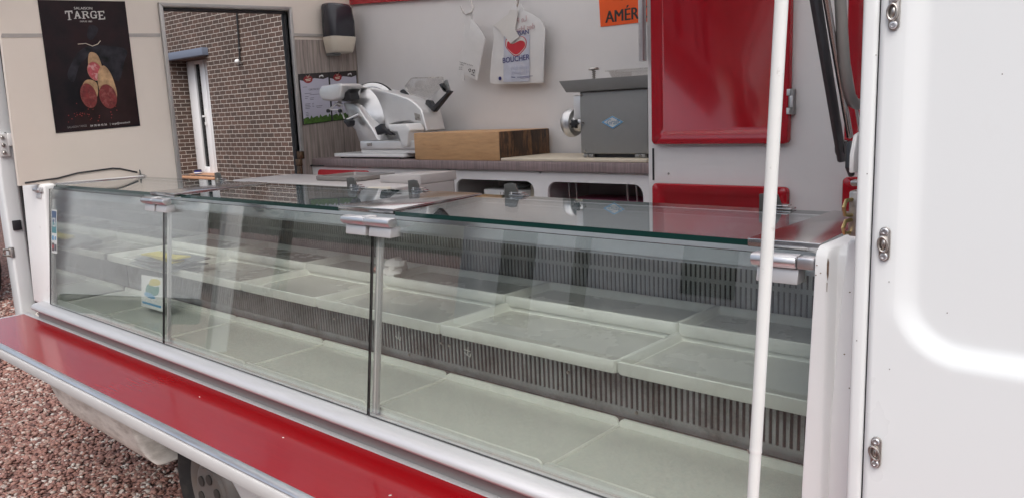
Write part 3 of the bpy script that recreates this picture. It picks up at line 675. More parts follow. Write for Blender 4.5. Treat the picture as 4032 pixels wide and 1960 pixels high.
b = MB(); b.box(-3.78, -3.66, 1.16, 2.6, -1.12, -.76); b.box(-3.66, .9, 1.62, 2.75, -1.10, -1.021); b.box(-3.66, .9, 1.60, 1.64, -1.14, -.76); build('chassis', b, rubber, van)
b = MB(); b.box(-3.60, -3.52, 1.10, 1.60, -.98, -.76); build('sill', b, carblack, van)
lin = MB(); AR = [math.radians(0+180*i/24) for i in range(25)]
lin.rings([[(-2.42+r*math.cos(t_), y, -1.19+r*math.sin(t_)) for r, y in ((.385, 1.235), (.385, 1.58), (.395, 1.58), (.395, 1.235))] for t_ in AR])
lin.prism([(-2.80, -1.189), (-2.03, -1.189), (-2.0, -.79), (-2.84, -.79)], 'y', 1.56, 1.58); lin.box(-3.6, -2.84, 1.19, 1.20, -1.12, -.79)
build('arch_liner', lin, rubber, van)
wx, wz, wy = -2.405, -1.215, 1.165
w = MB(); w.lathe([(.17, .15), (.26, .15), (.284, .12), (.288, .03), (.278, .006), (.245, -.012), (.20, -.004), (.175, .006), (.168, .03)], (wx, wy, wz), (0, 1, 0), 40); wh = build('wheel', w, tyrem, van)
w = MB(); w.lathe([(.172, .03), (.174, .004), (.166, -.004), (.150, .004), (.138, .018), (.122, .012), (.112, -.008), (.100, -.014), (.094, -.013), (.090, -.022), (.0, -.025)], (wx, wy, wz), (0, 1, 0), 44); hc = build('hubcap', w, hubm, wh)
w = MB()
for i in range(6):
    a = i*math.pi/3+.35; w.lathe([(.018, -.004), (.018, .003)], (wx+.058*math.cos(a), wy-.024, wz+.058*math.sin(a)), (0, 1, 0), 14)
build_each('cap_hole', w, M('hub_hole_shade', (.06, .055, .05), .6), hc)  # dark discs on the cap: shade of the holes put into the colour

# outer side panel right of the opening: pressed panel
def side_panel():
    xs = sorted(set([-.2965, -.29, -.28, -.27]+list(np.linspace(-.268, -.205, 26))+list(np.linspace(-.2, -.05, 14))+[0, .1, .3, .6, .9]))
    zs = sorted(set(list(np.linspace(-1.2, -.45, 14))+list(np.linspace(-.45, -.24, 60))+list(np.linspace(-.24, .1, 14))+[.3, .5, .7, .76]))
    vs = []; fs = []
    for z in zs:
        for x in xs:
            # signed distance to a rounded rectangle, lower left corner
            X0, Z0, R = -.273, -.318, .085
            dx, dz = x-X0, z-Z0
            if dx < R and dz < R: dd = R-math.hypot(R-dx, R-dz)
            else: dd = min(dx, dz)
            t = min(1, max(0, (dd+.003)/.034)); t = t*t*(3-2*t)
            bulge = .010*max(0, 1-((z+.1)/1.2)**2)
            vs.append((x, 1.0+.0095*t-bulge+.010, z))
    n = len(xs)
    for i in range(len(zs)-1):
        for j in range(n-1): fs.append((i*n+j, i*n+j+1, (i+1)*n+j+1, (i+1)*n+j))
    m = MB().add(vs, fs)
    back = [(x, 1.06, z) for x, y, z in vs]
    return m
o = build('side_panel', side_panel(), panelp, van, ang=80)
sm = o.modifiers.new('thickness', 'SOLIDIFY'); sm.thickness = .03*K; sm.offset = -1
b = MB(); b.box(-.318, -.2985, 1.0, 1.10, -1.2, .75); build('opening_jamb', b, paint, van, bevel=.006, seg=3)
b = MB(); b.tube([(-.2975, 1.004, -1.2), (-.2975, 1.004, .75)], .0016, 8); build('panel_seam', b, rubber, van)
b = MB(); b.box(-.322, -.3165, 1.03, 1.05, -.365, -.305); build('strike_slot', b, blackp, van, bevel=.002)
for z, rot in ((.097, 0), (-.174, 1), (-.442, 2)):
    x, y = -.2815, .9995
    fr = frame((x, y, z), (1, 0, 0), (0, 0, 1))
    m = MB(); m.plate(fr, rrect(-.0062, .0062, -.0205, .0205, .0061), -.003, .0022); t = build('turn_button', m, rivetm, van, bevel=.0007)
    m = MB(); m.lathe([(.0, .0), (.0042, .0), (.0046, .0012), (.0036, .0028), (.0022, .0030), (.002, .0012), (.0, .0012)], fr(0, .0148, .0022), (0, -1, 0), 16); m.lathe([(.0, .0), (.0042, .0), (.0046, .0012), (.0036, .0028), (.0022, .0030), (.002, .0012), (.0, .0012)], fr(0, -.0148, .0022), (0, -1, 0), 16); build_each('rivet', m, alu, t)
    m = MB(); an = math.radians((0, 8, 25)[rot])
    pts = [fr(.0052*math.cos(q)*math.cos(an)-.0088*math.sin(q)*math.sin(an)-.0012, .0088*math.sin(q)*math.cos(an)+.0052*math.cos(q)*math.sin(an), .0048) for q in np.linspace(0, 6.283, 20)]
    m.tube(pts, .0016, 8); m.ball(fr(0, 0, .003), (.0032, .003, .0065)); build('twist_knob', m, rivetm, t)
m = MB()
for x, z in ((-.305, -.09), (-.275, -.22), (-.30, .05), (-.21, -.25), (-.27, -.33), (-.17, .02), (-.31, -.3)): m.lathe([(0, 0), (.0008, 0), (0, .0004)], (x, .9995, z), (0, -1, 0), 6)
build_each('paint_chip', m, hubm, van)

# hatch raised above the opening with its strut
b = MB(); b.hexa([(-3.7, 1.0, .795), (-.25, 1.0, .795), (-.25, .28, 1.75), (-3.7, .28, 1.75)], [(-3.7, 1.03, .80), (-.25, 1.03, .80), (-.25, .31, 1.765), (-3.7, .31, 1.765)])
build('serving_hatch', b, paint, van, bevel=.01)
b = MB(); b.hexa([(-.377, 1.103, -.085), (-.370, 1.103, -.085), (-.370, 1.128, -.085), (-.377, 1.128, -.085)], [(-.377, .42, 1.13), (-.370, .42, 1.13), (-.370, .477, 1.13), (-.377, .477, 1.13)])
st = build('hatch_arm', b, beam, van, bevel=.003)
b = MB(); b.tube([(-.362, 1.108, -.05), (-.362, 1.006, .121), (-.362, .415, 1.12)], .0044, 10); build('gas_strut', b, steel, van)
b = MB(); b.tube([(-.356, 1.135, -.052), (-.356, 1.03, .121), (-.356, .45, 1.13)], .0022, 8); build('strut_edge', b, alup, van)
b = MB(); b.tube([(-.345, 1.115, -.008), (-.352, 1.100, -.007), (-.352, 1.085, -.004), (-.352, 1.072, .004), (-.352, 1.060, .018), (-.352, 1.047, .045), (-.352, 1.036, .08), (-.352, 1.025, .121), (-.352, .98, .28), (-.352, .75, .72)], .0072, 12); build('cable_conduit', b, hammer, van)
b = MB(); b.prism([(1.040, -.093), (1.040, -.070), (1.052, -.045), (1.070, -.042), (1.080, -.095)], 'x', -.340, -.334); br_ = build('strut_bracket', b, whitepl, van, bevel=.002)
b = MB(); b.tube([(-.352, 1.088, -.072), (-.346, 1.068, -.060), (-.345, 1.060, -.088), (-.345, 1.066, -.098)], [.009, .008, .006, .004], 10); build('pivot_link', b, blackp, br_)
b = MB(); b.lathe([(0, 0), (.010, 0), (.011, .012), (0, .013)], (-.369, 1.116, -.065), (-1, 0, 0), 12); build('pivot_bolt', b, blackp, van)
b = MB(); b.tube([(-.335, 1.07, -.128), (-.345, 1.05, -.130), (-.345, 1.041, -.138), (-.345, 1.046, -.148), (-.340, 1.06, -.150)], .0026, 8); b.tube([(-.335, 1.07, -.155), (-.345, 1.05, -.157), (-.345, 1.040, -.165), (-.345, 1.046, -.172), (-.340, 1.07, -.174)], .0026, 8); build('hatch_catch', b, brass, van)
b = MB(); b.box(-.345, -.331, 1.058, 1.10, -.178, -.118); b.box(-.345, -.33, 1.06, 1.075, -.112, -.104); build('catch_plate', b, rivetm, van, bevel=.003)

# ------------------------------------------------------------------ cupboards and counter along the far side
cup = thing('cupboard', 'tall white cupboard with glossy red doors right of the counter', 'cupboard', (-.95, 2.55, ZF))
YC = 2.372
b = MB(); b.box(-1.452, -.338, YC, YR-.003, ZF, ZC-.003); build('carcass', b, inner, cup, bevel=.004)
b = MB(); b.box(-1.434, -1.428, YC-.003, YC-.0005, -.25, -.14); build('panel_gap', b, rubber, cup)
def reddoor(x0, x1, z0, z1):
    m = MB(); y = YC-.004
    A = rrect(x0, x1, z0, z1, .016); B = rrect(x0+.003, x1-.003, z0+.003, z1-.003, .015)
    C_ = rrect(x0+.036, x1-.036, z0+.036, z1-.03, .016); D = rrect(x0+.042, x1-.042, z0+.042, z1-.036, .014)
    m.rings([[(a, y, c) for a, c in A], [(a, y-.018, c) for a, c in A], [(a, y-.022, c) for a, c in B], [(a, y-.022, c) for a, c in C_], [(a, y-.016, c) for a, c in D]])
    return build('red_door', m, redgel, cup, ang=50)
dr = reddoor(-1.424, -.948, -.126, .70)
def hinge(x, z, par, s=1):
    m = MB(); m.box(x-.004, x+.022, YC-.024, YC-.001, z-.038, z+.038); h_ = build('hinge', m, hammer, par, bevel=.003)
    m = MB(); m.box(x+.002, x+.012, YC-.028, YC-.0245, z+.018, z+.037); m.box(x+.002, x+.012, YC-.028, YC-.0245, z-.037, z-.018); m.box(x+.012, x+.021, YC-.028, YC-.0245, z-.017, z+.017); build('leaf', m, alup, h_, bevel=.001)
hinge(-.956, .0, dr); hinge(-.956, .52, dr)
m = MB(); m.box(-1.468, -1.450, YC-.030, YC-.004, .155, .66); build('edge_handle', m, alu, dr, bevel=.003)
reddoor(-1.424, -.948, -.80, -.258); reddoor(-.785, -.40, -.126, .70); reddoor(-.785, -.40, -.80, -.222)
m = MB(); m.lathe([(0, 0), (.004, 0), (.003, .003), (0, .003)], (-1.372, YC-.0005, -.226), (0, -1, 0), 10); build('screw', m, rivetm, cup)

ctr = thing('back_counter', 'brown grey wood effect counter with white open cabinets under it', 'counter', (-2.45, 2.55, ZF))
b = MB(); b.prism([(-3.494, 2.40), (-3.494, YR-.002), (-1.4535, YR-.002), (-1.4535, 2.38), (-3.36, 2.38), (-3.40, 2.40)], 'z', -.230, -.192); build('worktop', b, woodt, ctr, bevel=.003)
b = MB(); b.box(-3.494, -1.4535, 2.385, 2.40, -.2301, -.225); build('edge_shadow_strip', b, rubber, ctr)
front = MB(); yf0, yf1 = 2.398, 2.41
def cell(x0, x1, zt, zb, hole):
    if hole is None:
        front.box(x0, x1, yf0, yf1, zb, zt); return
    hx0, hx1, hz0, hz1, r = hole
    n = 6; inner_ = rrect(hx0, hx1, hz0, hz1, r, n-1)
    outer = []
    for a, c in inner_:
        cx, cz = (hx0+hx1)/2, (hz0+hz1)/2
        outer.append((x1 if a > cx else x0, zt if c > cz else zb))
    out2 = []
    for i, (a, c) in enumerate(inner_):      # project to the outer rectangle
        q, k = divmod(i, n)
        ox, oz = outer[i]
        if q == 0: P = (x1, c+(zt-c)*min(1, 2*k/(n-1))) if k <= (n-1)/2 else (a+(x1-a)*min(1, 2*(n-1-k)/(n-1)), zt)
        elif q == 1: P = (a+(x0-a)*min(1, 2*k/(n-1)), zt) if k <= (n-1)/2 else (x0, c+(zt-c)*min(1, 2*(n-1-k)/(n-1)))
        elif q == 2: P = (x0, c+(zb-c)*min(1, 2*k/(n-1))) if k <= (n-1)/2 else (a+(x0-a)*min(1, 2*(n-1-k)/(n-1)), zb)
        else: P = (a+(x1-a)*min(1, 2*k/(n-1)), zb) if k <= (n-1)/2 else (x1, c+(zb-c)*min(1, 2*(n-1-k)/(n-1)))
        out2.append(P)
    m = len(inner_)
    front.rings([[(a, yf1, c) for a, c in out2], [(a, yf0, c) for a, c in out2], [(a, yf0, c) for a, c in inner_], [(a, yf1, c) for a, c in inner_]], closed=True)
cell(-3.494, -3.2, -.2305, -.98, None); cell(-3.1999, -2.62, -.2305, -.98, None)
cell(-2.6199, -2.475, -.2305, -.98, (-2.60, -2.495, -.62, -.272, .03))
cell(-2.4749, -1.96, -.2305, -.98, (-2.435, -1.995, -.62, -.272, .04)); cell(-1.9599, -1.454, -.2305, -.98, (-1.925, -1.49, -.62, -.270, .04))
build('cabinet_front', front, inner, ctr, smooth=False)
b = MB(); b.box(-3.49, -1.456, YR-.03, YR-.003, ZF, -.2305); b.box(-3.49, -1.456, 2.412, YR-.031, ZF, -.64)
for x in (-3.2, -2.62, -2.475, -1.96): b.box(x-.006, x+.006, 2.412, YR-.031, -.639, -.231)
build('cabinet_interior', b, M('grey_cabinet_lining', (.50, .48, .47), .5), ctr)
m = MB(); A = rrect(-3.43, -3.02, -.62, -.247, .02); m.rings([[(a, 2.397, c) for a, c in A], [(a, 2.386, c) for a, c in A], [(a+.001, 2.384, c-.001) for a, c in A]]); build('red_drawer_front', m, redmat, ctr)
t = MB()
for x in (-1.87, -1.835, -1.60, -1.56): t.tube([(x, 2.46, -.2305), (x+.02, 2.46, -.62)], .0035, 8)
build_each('rack_wire', t, steel, ctr)
t = thing('cardboard_box', 'small white carton printed LATEX inside the middle opening under the counter', 'carton', (-2.25, 2.5, -.639))
b = MB(); b.box(-2.32, -2.10, 2.45, 2.6, -.639, -.318); build('carton', b, whitepl, t, bevel=.004)
b = MB(); b.text('LATEX', frame((-2.225, 2.4495, -.345), (1, 0, 0), (0, 0, 1)), .026); build('lettering', b, hubm, t, smooth=False)
t = MB(); t.ball((-2.18, 2.52, -.30), (.06, .05, .018), 12); tag(build('plastic_bag', t, greyfilm), 'crumpled clear plastic bag lying on the white carton under the counter', 'bag')
t = MB(); t.box(-2.10, -2.0, 2.5, 2.64, -.639, -.30); tag(build('cardboard_box', t, cream, bevel=.004), 'plain beige carton beside the white one under the counter', 'carton')
t = MB(); t.hexa([(-2.585, 2.45, -.639), (-2.50, 2.45, -.639), (-2.50, 2.66, -.639), (-2.585, 2.66, -.639)], [(-2.59, 2.44, -.34), (-2.495, 2.44, -.31), (-2.495, 2.67, -.31), (-2.59, 2.67, -.34)]); tag(build('storage_crate', t, pinkbox, bevel=.006), 'pink plastic crate in the narrow opening under the counter', 'crate')
t = MB(); t.box(-1.90, -1.52, 2.44, 2.66, -.639, -.345); tag(build('storage_crate', t, pinkbox, bevel=.01), 'pink crate low in the right opening under the counter', 'crate')

# ------------------------------------------------------------------ refrigerated display case
case = thing('display_case', 'long refrigerated glass display case with aluminium rail along the serving side', 'display case', (-1.95, 1.4, ZF))
XL, XR = -3.455, -.400
b = MB(); b.prism([(1.072, -.684), (1.052, -.686), (1.041, -.690), (1.033, -.698), (1.031, -.706), (1.036, -.711), (1.056, -.713), (1.09, -.713), (1.09, -.700), (1.10, -.692), (1.094, -.684)], 'x', -3.555, -.34)
build('front_rail', b, alup, case, bevel=.0025, seg=2, ang=60)
b = MB(); b.box(-3.555, -.34, 1.058, 1.09, -.757, -.7135); build('recess_strip', b, hammer, case)
b = MB(); b.box(-3.555, -.34, 1.0567, 1.0662, -.757, -.7515); build('gap_line', b, sealm, case)
b = MB(); b.prism([(1.096, -.690), (1.40, -.697), (1.40, -.72), (1.096, -.72)], 'x', XL, XR); b.box(XL, XR, 1.80, 1.82, ZF, -.335); b.box(XL, XR, 1.095, 1.80, -.98, -.94)
b.box(XL, XR, 1.095, 1.115, -.94, -.7205)
build('body', b, moulded, case)
b = MB(); b.box(XL, XR, 1.395, 1.60, -.562, -.5455); b.box(XL, XR, 1.592, 1.80, -.535, -.524); build('shelf_deck', b, brush, case)
def slots(name, y, z0, z1, splits, x0=XL+.005, x1=XR-.005, pitch=.01365, sw=.0052, rb=.012, rt=.006, mt=None):
    m = MB(); n = int((x1-x0)/pitch); zs = [z0]+list(splits)+[z1]
    rails = [z for z in zs]
    for a, c in ((z0, z0+rb),) + tuple((q-.0055, q+.0055) for q in splits) + ((z1-rt-1e-4, z1),): m.box(x0, x1, y, y+.003, a, c)
    segs = []
    lo = z0+rb
    for q in splits: segs.append((lo, q-.0055)); lo = q+.0055
    segs.append((lo, z1-rt-1e-4))
    for i in range(n+1):
        xa = x0+i*pitch+sw/2; xb = min(x1, x0+(i+1)*pitch-sw/2)
        if xb > xa:
            for a, c in segs: m.box(xa, xb, y, y+.003, a, c)
    build(name, m, mt or slotm, case, smooth=False)
    m = MB(); m.box(x0, x1, y+.012, y+.014, z0, z1); build('slot_backing', m, dark, case)
slots('lower_slot_panel', 1.388, -.672, -.5455, (), rb=.023, rt=.0, mt=slotd, sw=.0064)
slots('middle_slot_panel', 1.590, -.544, -.520, ())
slots('back_slot_panel', 1.778, -.520, -.30, (-.4365,))
b = MB(); b.box(XL, XR, 1.376, 1.386, -.694, -.672); b.tube([(XL, 1.374, -.676), (XR, 1.374, -.676)], .0035, 8); build('drip_channel', b, M('grimy_channel', (.10, .085, .075), .5, .4, var=.5, stretch=(1, 4, 4), scale=14, dirt=(.30, .21, .15), dscale=20, dlo=.55, dhi=.7), case)
b = MB(); b.box(XL, XR, 1.500, 1.506, -.328, -.216); b.box(XL, XR, 1.506, 1.80, -.336, -.329); build('light_cover', b, greyp, case)
for x in (XL, XR+.0):
    m = MB(); m.prism([(1.10, -.70), (1.80, -.70), (1.80, -.335), (1.50, -.335), (1.50, -.215), (1.15, -.215), (1.135, -.24)], 'x', x-.012, x); build('end_wall', m, mirror if x == XL else whitepl, case)
# front panes, leaning outwards at the bottom
def yz(t): return 1.128+(1.0715-1.128)*t, -.215+(-.684+.215)*t
joints = (-3.452, -2.462, -1.423, -.405)
for i in range(3):
    x0, x1 = joints[i]+.0022, joints[i+1]-.0022
    (ya, za), (yb, zb) = yz(0.02), yz(.998)
    m = MB(); m.hexa([(x0, yb, zb), (x1, yb, zb), (x1, yb+.0055, zb+.0005), (x0, yb+.0055, zb+.0005)], [(x0, ya, za), (x1, ya, za), (x1, ya+.0055, za+.0005), (x0, ya+.0055, za+.0005)])
    o = build('front_pane', m, [smear, sealm], case, smooth=False)
    m = MB(); m.hexa([(x0, yb+.0062, zb+.004), (x1, yb+.0062, zb+.004), (x1, yb+.0102, zb+.0045), (x0, yb+.0102, zb+.0045)], [(x0, ya+.0062, za), (x1, ya+.0062, za), (x1, ya+.0102, za), (x0, ya+.0102, za)]); build('inner_pane', m, clear, o, smooth=False)
    for f in o.data.polygons:
        if f.area < .008: f.material_index = 1
(ya, za), (yb, zb) = yz(.11), yz(.985)
for x, w_, nm in ((-2.462, .016, alup), (-1.423, .019, alup), (-.405, .017, greyp), (-3.452, .014, alup)):
    s0 = .003 if x < -.5 else -.003
    e0, e1 = (x+s0, x+s0+w_) if x < -.5 else (x-w_*.2, x+w_*.8)
    m = MB(); m.hexa([(e0, yb+.0105, zb), (e1, yb+.0105, zb), (e1, yb+.019, zb), (e0, yb+.019, zb)], [(e0, ya+.0105, za), (e1, ya+.0105, za), (e1, ya+.019, za), (e0, ya+.019, za)])
    build('pane_post', m, nm, case, bevel=.0015)
    m = MB(); xs_ = e0+(e1-e0)*.42
    m.hexa([(xs_, yb+.0092, zb), (xs_+.0035, yb+.0092, zb), (xs_+.0035, yb+.0104, zb), (xs_, yb+.0104, zb)], [(xs_, ya+.0092, za), (xs_+.0035, ya+.0092, za), (xs_+.0035, ya+.0104, za), (xs_, ya+.0104, za)]); build('post_groove', m, whitepl, case)
# top panes
for x0, x1, x2, x3 in ((-3.44, -2.565, -2.60, -3.44), (-2.395, -1.585, -1.60, -2.47), (-1.372, -.520, -.520, -1.43)):
    m = MB(); m.hexa([(x0, 1.152, -.2195), (x1, 1.152, -.2195), (x2, 1.512, -.2165), (x3, 1.512, -.2165)], [(x0, 1.152, -.2095), (x1, 1.152, -.2095), (x2, 1.512, -.2095), (x3, 1.512, -.2095)])
    o = build('top_pane', m, [clear, glassedge], case, smooth=False)
    for f in o.data.polygons:
        if abs(f.normal.z) < .5: f.material_index = 1
m = MB()
for (x0, x1, x2, x3, y0) in ((-3.545, -3.442, -3.442, -3.545, 1.150), (-2.563, -2.397, -2.475, -2.60, 1.132), (-1.582, -1.376, -1.436, -1.605, 1.150), (-.519, -.407, -.428, -.519, 1.135)):
    m = MB(); m.hexa([(x0, y0, -.2175), (x1, y0, -.2175), (x2, 1.508, -.2175), (x3, 1.508, -.2175)], [(x0, y0, -.2045), (x1, y0, -.2045), (x2, 1.508, -.2065), (x3, 1.508, -.2065)])
    build('joint_plate', m, steel, case, bevel=.0012)
def hinge_set(xa, xm, xb, single=None):
    for (p, q) in ((xa, xm), (xm, xb)):
        if single and (p, q) != single: continue
        m = MB(); pr = [(1.092, -.229), (1.094, -.221), (1.102, -.2185), (1.118, -.2185), (1.122, -.224), (1.122, -.233), (1.114, -.2375), (1.099, -.2375)]
        m.prism(pr, 'x', p+.001, q-.001); h_ = build('glass_hinge', m, alu, case, bevel=.0015)
        c0, c1 = p+.006, q-.006
        m = MB(); m.hexa([(c0, 1.101, -.2615), (c1, 1.101, -.2615), (c1, 1.132, -.2615), (c0, 1.132, -.2615)], [(c0, 1.106, -.2385), (c1, 1.106, -.2385), (c1, 1.135, -.2385), (c0, 1.135, -.2385)]); build('clamp', m, alup, h_, bevel=.0015)
    m = MB(); m.box(xm-.012, xm+.012, 1.100, 1.125, -.2375, -.2165); build('hinge_block', m, alup, case, bevel=.002)
hinge_set(-3.535, -3.475, -3.42, (-3.535, -3.475)); hinge_set(-2.555, -2.475, -2.395); hinge_set(-1.500, -1.415, -1.328)
m = MB(); m.prism([(1.092, -.229), (1.094, -.221), (1.102, -.2185), (1.118, -.2185), (1.122, -.224), (1.122, -.233), (1.114, -.2375), (1.099, -.2375)], 'x', -.496, -.428); h_ = build('glass_hinge', m, alu, case, bevel=.0015)
m = MB(); m.hexa([(-.490, 1.101, -.2615), (-.427, 1.101, -.2615), (-.427, 1.132, -.2615), (-.490, 1.132, -.2615)], [(-.490, 1.106, -.2385), (-.427, 1.106, -.2385), (-.427, 1.135, -.2385), (-.490, 1.135, -.2385)]); build('clamp', m, alup, h_, bevel=.0015)
m = MB(); m.box(-.426, -.401, 1.094, 1.12, -.2365, -.219); build('hinge_block', m, alu, case, bevel=.003)
# smoked clips on the rear edge of the top panes
for x in (-3.525, -2.835, -2.01, -1.72, -1.345, -.655):
    m = MB(); m.plate(FY(1.515), [(x-.012, -.218), (x+.022, -.218), (x+.036, -.205), (x+.026, -.180), (x+.012, -.178), (x-.012, -.181)], 0, .005); c_ = build('glass_clip', m, clipm, case, bevel=.001)
    m = MB(); m.box(x+.012, x+.058, 1.500, 1.526, -.2085, -.2055); m.box(x+.012, x+.050, 1.502, 1.524, -.2025, -.2005); m.ball((x+.016, 1.506, -.203), .004, 8); build('clip_spring', m, steel, c_, bevel=.0008)
# right end moulding and left end moulding
def lp(z, a, c): return a+(c-a)*(-z-.2)/.5
m = MB()
L = []
for z, o_ in ((-.80, .0), (-.68, .0), (-.45, 0), (-.25, 0), (-.215, .001), (-.206, .006), (-.201, .018)):
    xa = -.397 if z > -.25 else -.397-(-.25-z)*.033
    L.append([(xa, 1.085+o_, z), (-.380, 1.085+o_, z), (-.376, 1.092+o_, z), (-.372, 1.105+o_, z), (-.33, 1.105+o_, z), (-.33, 1.30, z), (xa, 1.30, z)])
m.rings(L); build('end_moulding', m, moulded, case, bevel=.002, seg=2, ang=50)
rust = M('rust_stain', (.16, .095, .06), .7, var=.4, scale=120)
m = MB(); m.plate(FY(1.0848), [(-.3785, -.214), (-.3768, -.220), (-.3770, -.238), (-.3783, -.246), (-.3795, -.236), (-.3795, -.222)], 0, .0004); m.plate(FY(1.0848), [(-.3792, -.249), (-.3782, -.249), (-.3784, -.262), (-.3790, -.262)], 0, .0004)
for x, z in ((-.3935, -.226), (-.3945, -.240), (-.388, -.2365)): m.plate(FY(1.0848), circ(x, z, .0011, 8, .0007), 0, .0004)
build_each('rust_mark', m, rust, case, smooth=False)
m = MB()
for x, z in ((-.352, -.262), (-.345, -.278), (-.348, -.40), (-.3565, -.352)): m.plate(FY(1.0978), circ(x, z, .0013, 8, .0008), 0, .0004)
build_each('chip_mark', m, rust, case, smooth=False)
m = MB(); m.rings([[(x0_, 1.098, z), (-.321, 1.098, z), (-.321, 1.12, z), (x0_, 1.12, z)] for x0_, z in ((-.374, -.80), (-.374, -.45), (-.366, -.30), (-.358, -.195), (-.353, -.188))]); build('end_cover', m, moulded, case, bevel=.004, seg=3)
m = MB(); m.hexa([(-.428, 1.135, -.2165), (-.405, 1.115, -.2165), (-.33, 1.36, -.2165), (-.45, 1.5, -.2165)], [(-.428, 1.135, -.2155), (-.405, 1.115, -.2155), (-.33, 1.36, -.2155), (-.45, 1.5, -.2155)]); build('end_sheet', m, brush, case)
m = MB(); m.rings([[(-3.66, 1.076+.02*(z+.7)/.5, z), (-3.457, 1.082+.03*(z+.7)/.5, z), (-3.457, 1.16, z), (-3.66, 1.16, z)] for z in (-.70, -.45, -.222, -.205)]); m.box(-3.495, -3.46, 1.161, 1.52, -.70, -.2045)
build('left_moulding', m, moulded, case, bevel=.010, seg=3)
m = MB(); m.tube([(-3.50, 1.06, -.196), (-3.497, 1.18, -.188), (-3.497, 1.26, -.173), (-3.497, 1.40, -.165), (-3.497, 1.43, -.169), (-3.497, 1.50, -.19)], .0035, 8); build('edge_seal', m, rubber, case)
# little price hooks and screws on the lower slotted strip
for x, kind in ((-1.665, 0), (-1.392, 1)):
    m = MB(); y = 1.384
    m.tube([(x, y, -.590), (x, y-.004, -.612), (x+.012, y-.006, -.614), (x+.014, y-.006, -.604)], .0014, 6); m.tube([(x-.010, y-.004, -.606), (x+.002, y-.005, -.612)], .0014, 6)
    if kind: m.tube([(x-.012, y-.003, -.598), (x+.012, y-.004, -.600)], .0013, 6)
    build('price_hook', m, whitepl, case)
m = MB()
for x, z in ((-1.97, -.60), (-1.495, -.598), (-1.465, -.60), (-1.07, -.598), (-.885, -.655), (-1.63, -.655)): m.lathe([(0, 0), (.0045, 0), (.0035, .003), (0, .0035)], (x, 1.3875, z), (0, -1, 0), 10)
build_each('screw', m, rivetm, case)
# sticker on the left pane
fr = frame((-3.435, 1.1005, -.475), (1, 0, 0), (0, .119, .993))
m = MB(); m.plate(fr, rrect(0, .058, 0, .172, .003), 0, .0006); stk = build('card_sticker', m, whitepl, case, smooth=False)
m = MB(); m.plate(fr, [(.005, .079), (.053, .079), (.053, .122), (.005, .122)], .0006, .0010); build('card_teal', m, tealp, stk, smooth=False)
m = MB(); m.plate(fr, [(.005, .122), (.053, .122), (.053, .166), (.005, .166)], .0006, .0010); build('card_blue', m, bluep, stk, smooth=False)
m = MB(); m.text('CB', fr if False else frame(fr(.0075, .104, .0010), (1, 0, 0), (0, .119, .993)), .052, .03, sx=.62); build('card_letters', m, whitepl, stk, smooth=False)
m = MB(); m.plate(fr, rrect(.006, .026, .008, .040, .002), .0006, .001); build('small_mark', m, M('dark_mark', (.05, .03, .03), .4), stk, smooth=False); m = MB(); m.plate(fr, rrect(.030, .052, .010, .036, .002), .0006, .001); build('small_mark', m, M('dark_mark_b', (.06, .06, .08), .4), stk, smooth=False)
m = MB(); m.plate(fr, circ(.016, .024, .008, 14), .001, .0014); build('small_spot', m, heartm, stk, smooth=False)
m = MB(); m.plate(fr, rrect(.006, .024, .050, .068, .003), .0006, .001); m.plate(fr, circ(.042, .059, .008, 12), .0006, .001); build('small_mark', m, cyanl, stk, smooth=False)

# ------------------------------------------------------------------ trays
def tray_mesh(w, d, h, fl=.004):
    m = MB(); t = .004; n = 4
    def L(x0, x1, y0, y1, r, z): return [(a, c, z) for a, c in rrect(x0, x1, y0, y1, r, n)]
    m.rings([L(.004, w-.004, .003, d-.003, .008, 0), L(0, w, 0, d, .008, h*.25), L(0, w, 0, d, .008, h-.0012), L(.0012, w-.0012, .0012, d-.0012, .0075, h),
             L(t, w-t, t, d-t, .008, h), L(t+.001, w-t-.001, t+.001, d-t-.001, .008, h-.0012), L(t+.003, w-t-.003, t+.003, d-t-.003, .011, fl+.002), L(t+.006, w-t-.006, t+.006, d-t-.006, .010, fl)])
    return m
def tray(x0, x1, y0, y1, z, h, label):
    if h < .025: return low_tray(x0, x1, y0, y1, z, h, label)
    m = tray_mesh(x1-x0-.0012, y1-y0, h, .011 if h < .025 else .007); m.v = [(a+x0+.0006, b_+y0, c+z) for a, b_, c in m.v]
    o = tag(build('display_tray', m, trayp, None, ang=45, at=((x0+x1)/2, (y0+y1)/2, z)), label, 'tray', 'pale trays lined up in the display case')
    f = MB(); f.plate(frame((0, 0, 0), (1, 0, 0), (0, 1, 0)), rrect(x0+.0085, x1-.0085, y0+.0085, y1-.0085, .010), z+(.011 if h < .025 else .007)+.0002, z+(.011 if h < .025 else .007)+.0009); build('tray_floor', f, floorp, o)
    return o
def low_tray(x0, x1, y0, y1, z, h, label):
    G = 'pale trays lined up in the display case'; a, c = x0+.0008, x1-.0008
    def lip(ya, yb):
        return [[(a+(c-a)*0+u_*(c-a), y, z+v_) for u_, v_ in ((0, 0), (1, 0), (1, h-.012), (1-.008, h-.004), (1-.022, h), (.022, h), (.008, h-.004), (0, h-.012))] for y in (ya, ya+.0015, yb-.0015, yb)]
    m = MB(); m.rings(lip(y0, y0+.006)); m.rings(lip(y1-.006, y1))
    m.box(a, c, y0+.0061, y1-.0061, z, z+.002); m.box(a, a+.0028, y0+.0061, y1-.0061, z+.0021, z+.0065); m.box(c-.0028, c, y0+.0061, y1-.0061, z+.0021, z+.0065)
    o = tag(build('display_tray', m, trayp, None, ang=40, at=((x0+x1)/2, (y0+y1)/2, z)), label, 'tray', G)
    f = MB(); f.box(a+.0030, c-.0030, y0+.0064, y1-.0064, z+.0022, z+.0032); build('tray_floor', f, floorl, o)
    return o
floorl = M('pale_tray_floor', (.57, .58, .53), .24, var=.03, scale=4, rvar=.12, bump=.01, bscale=40)
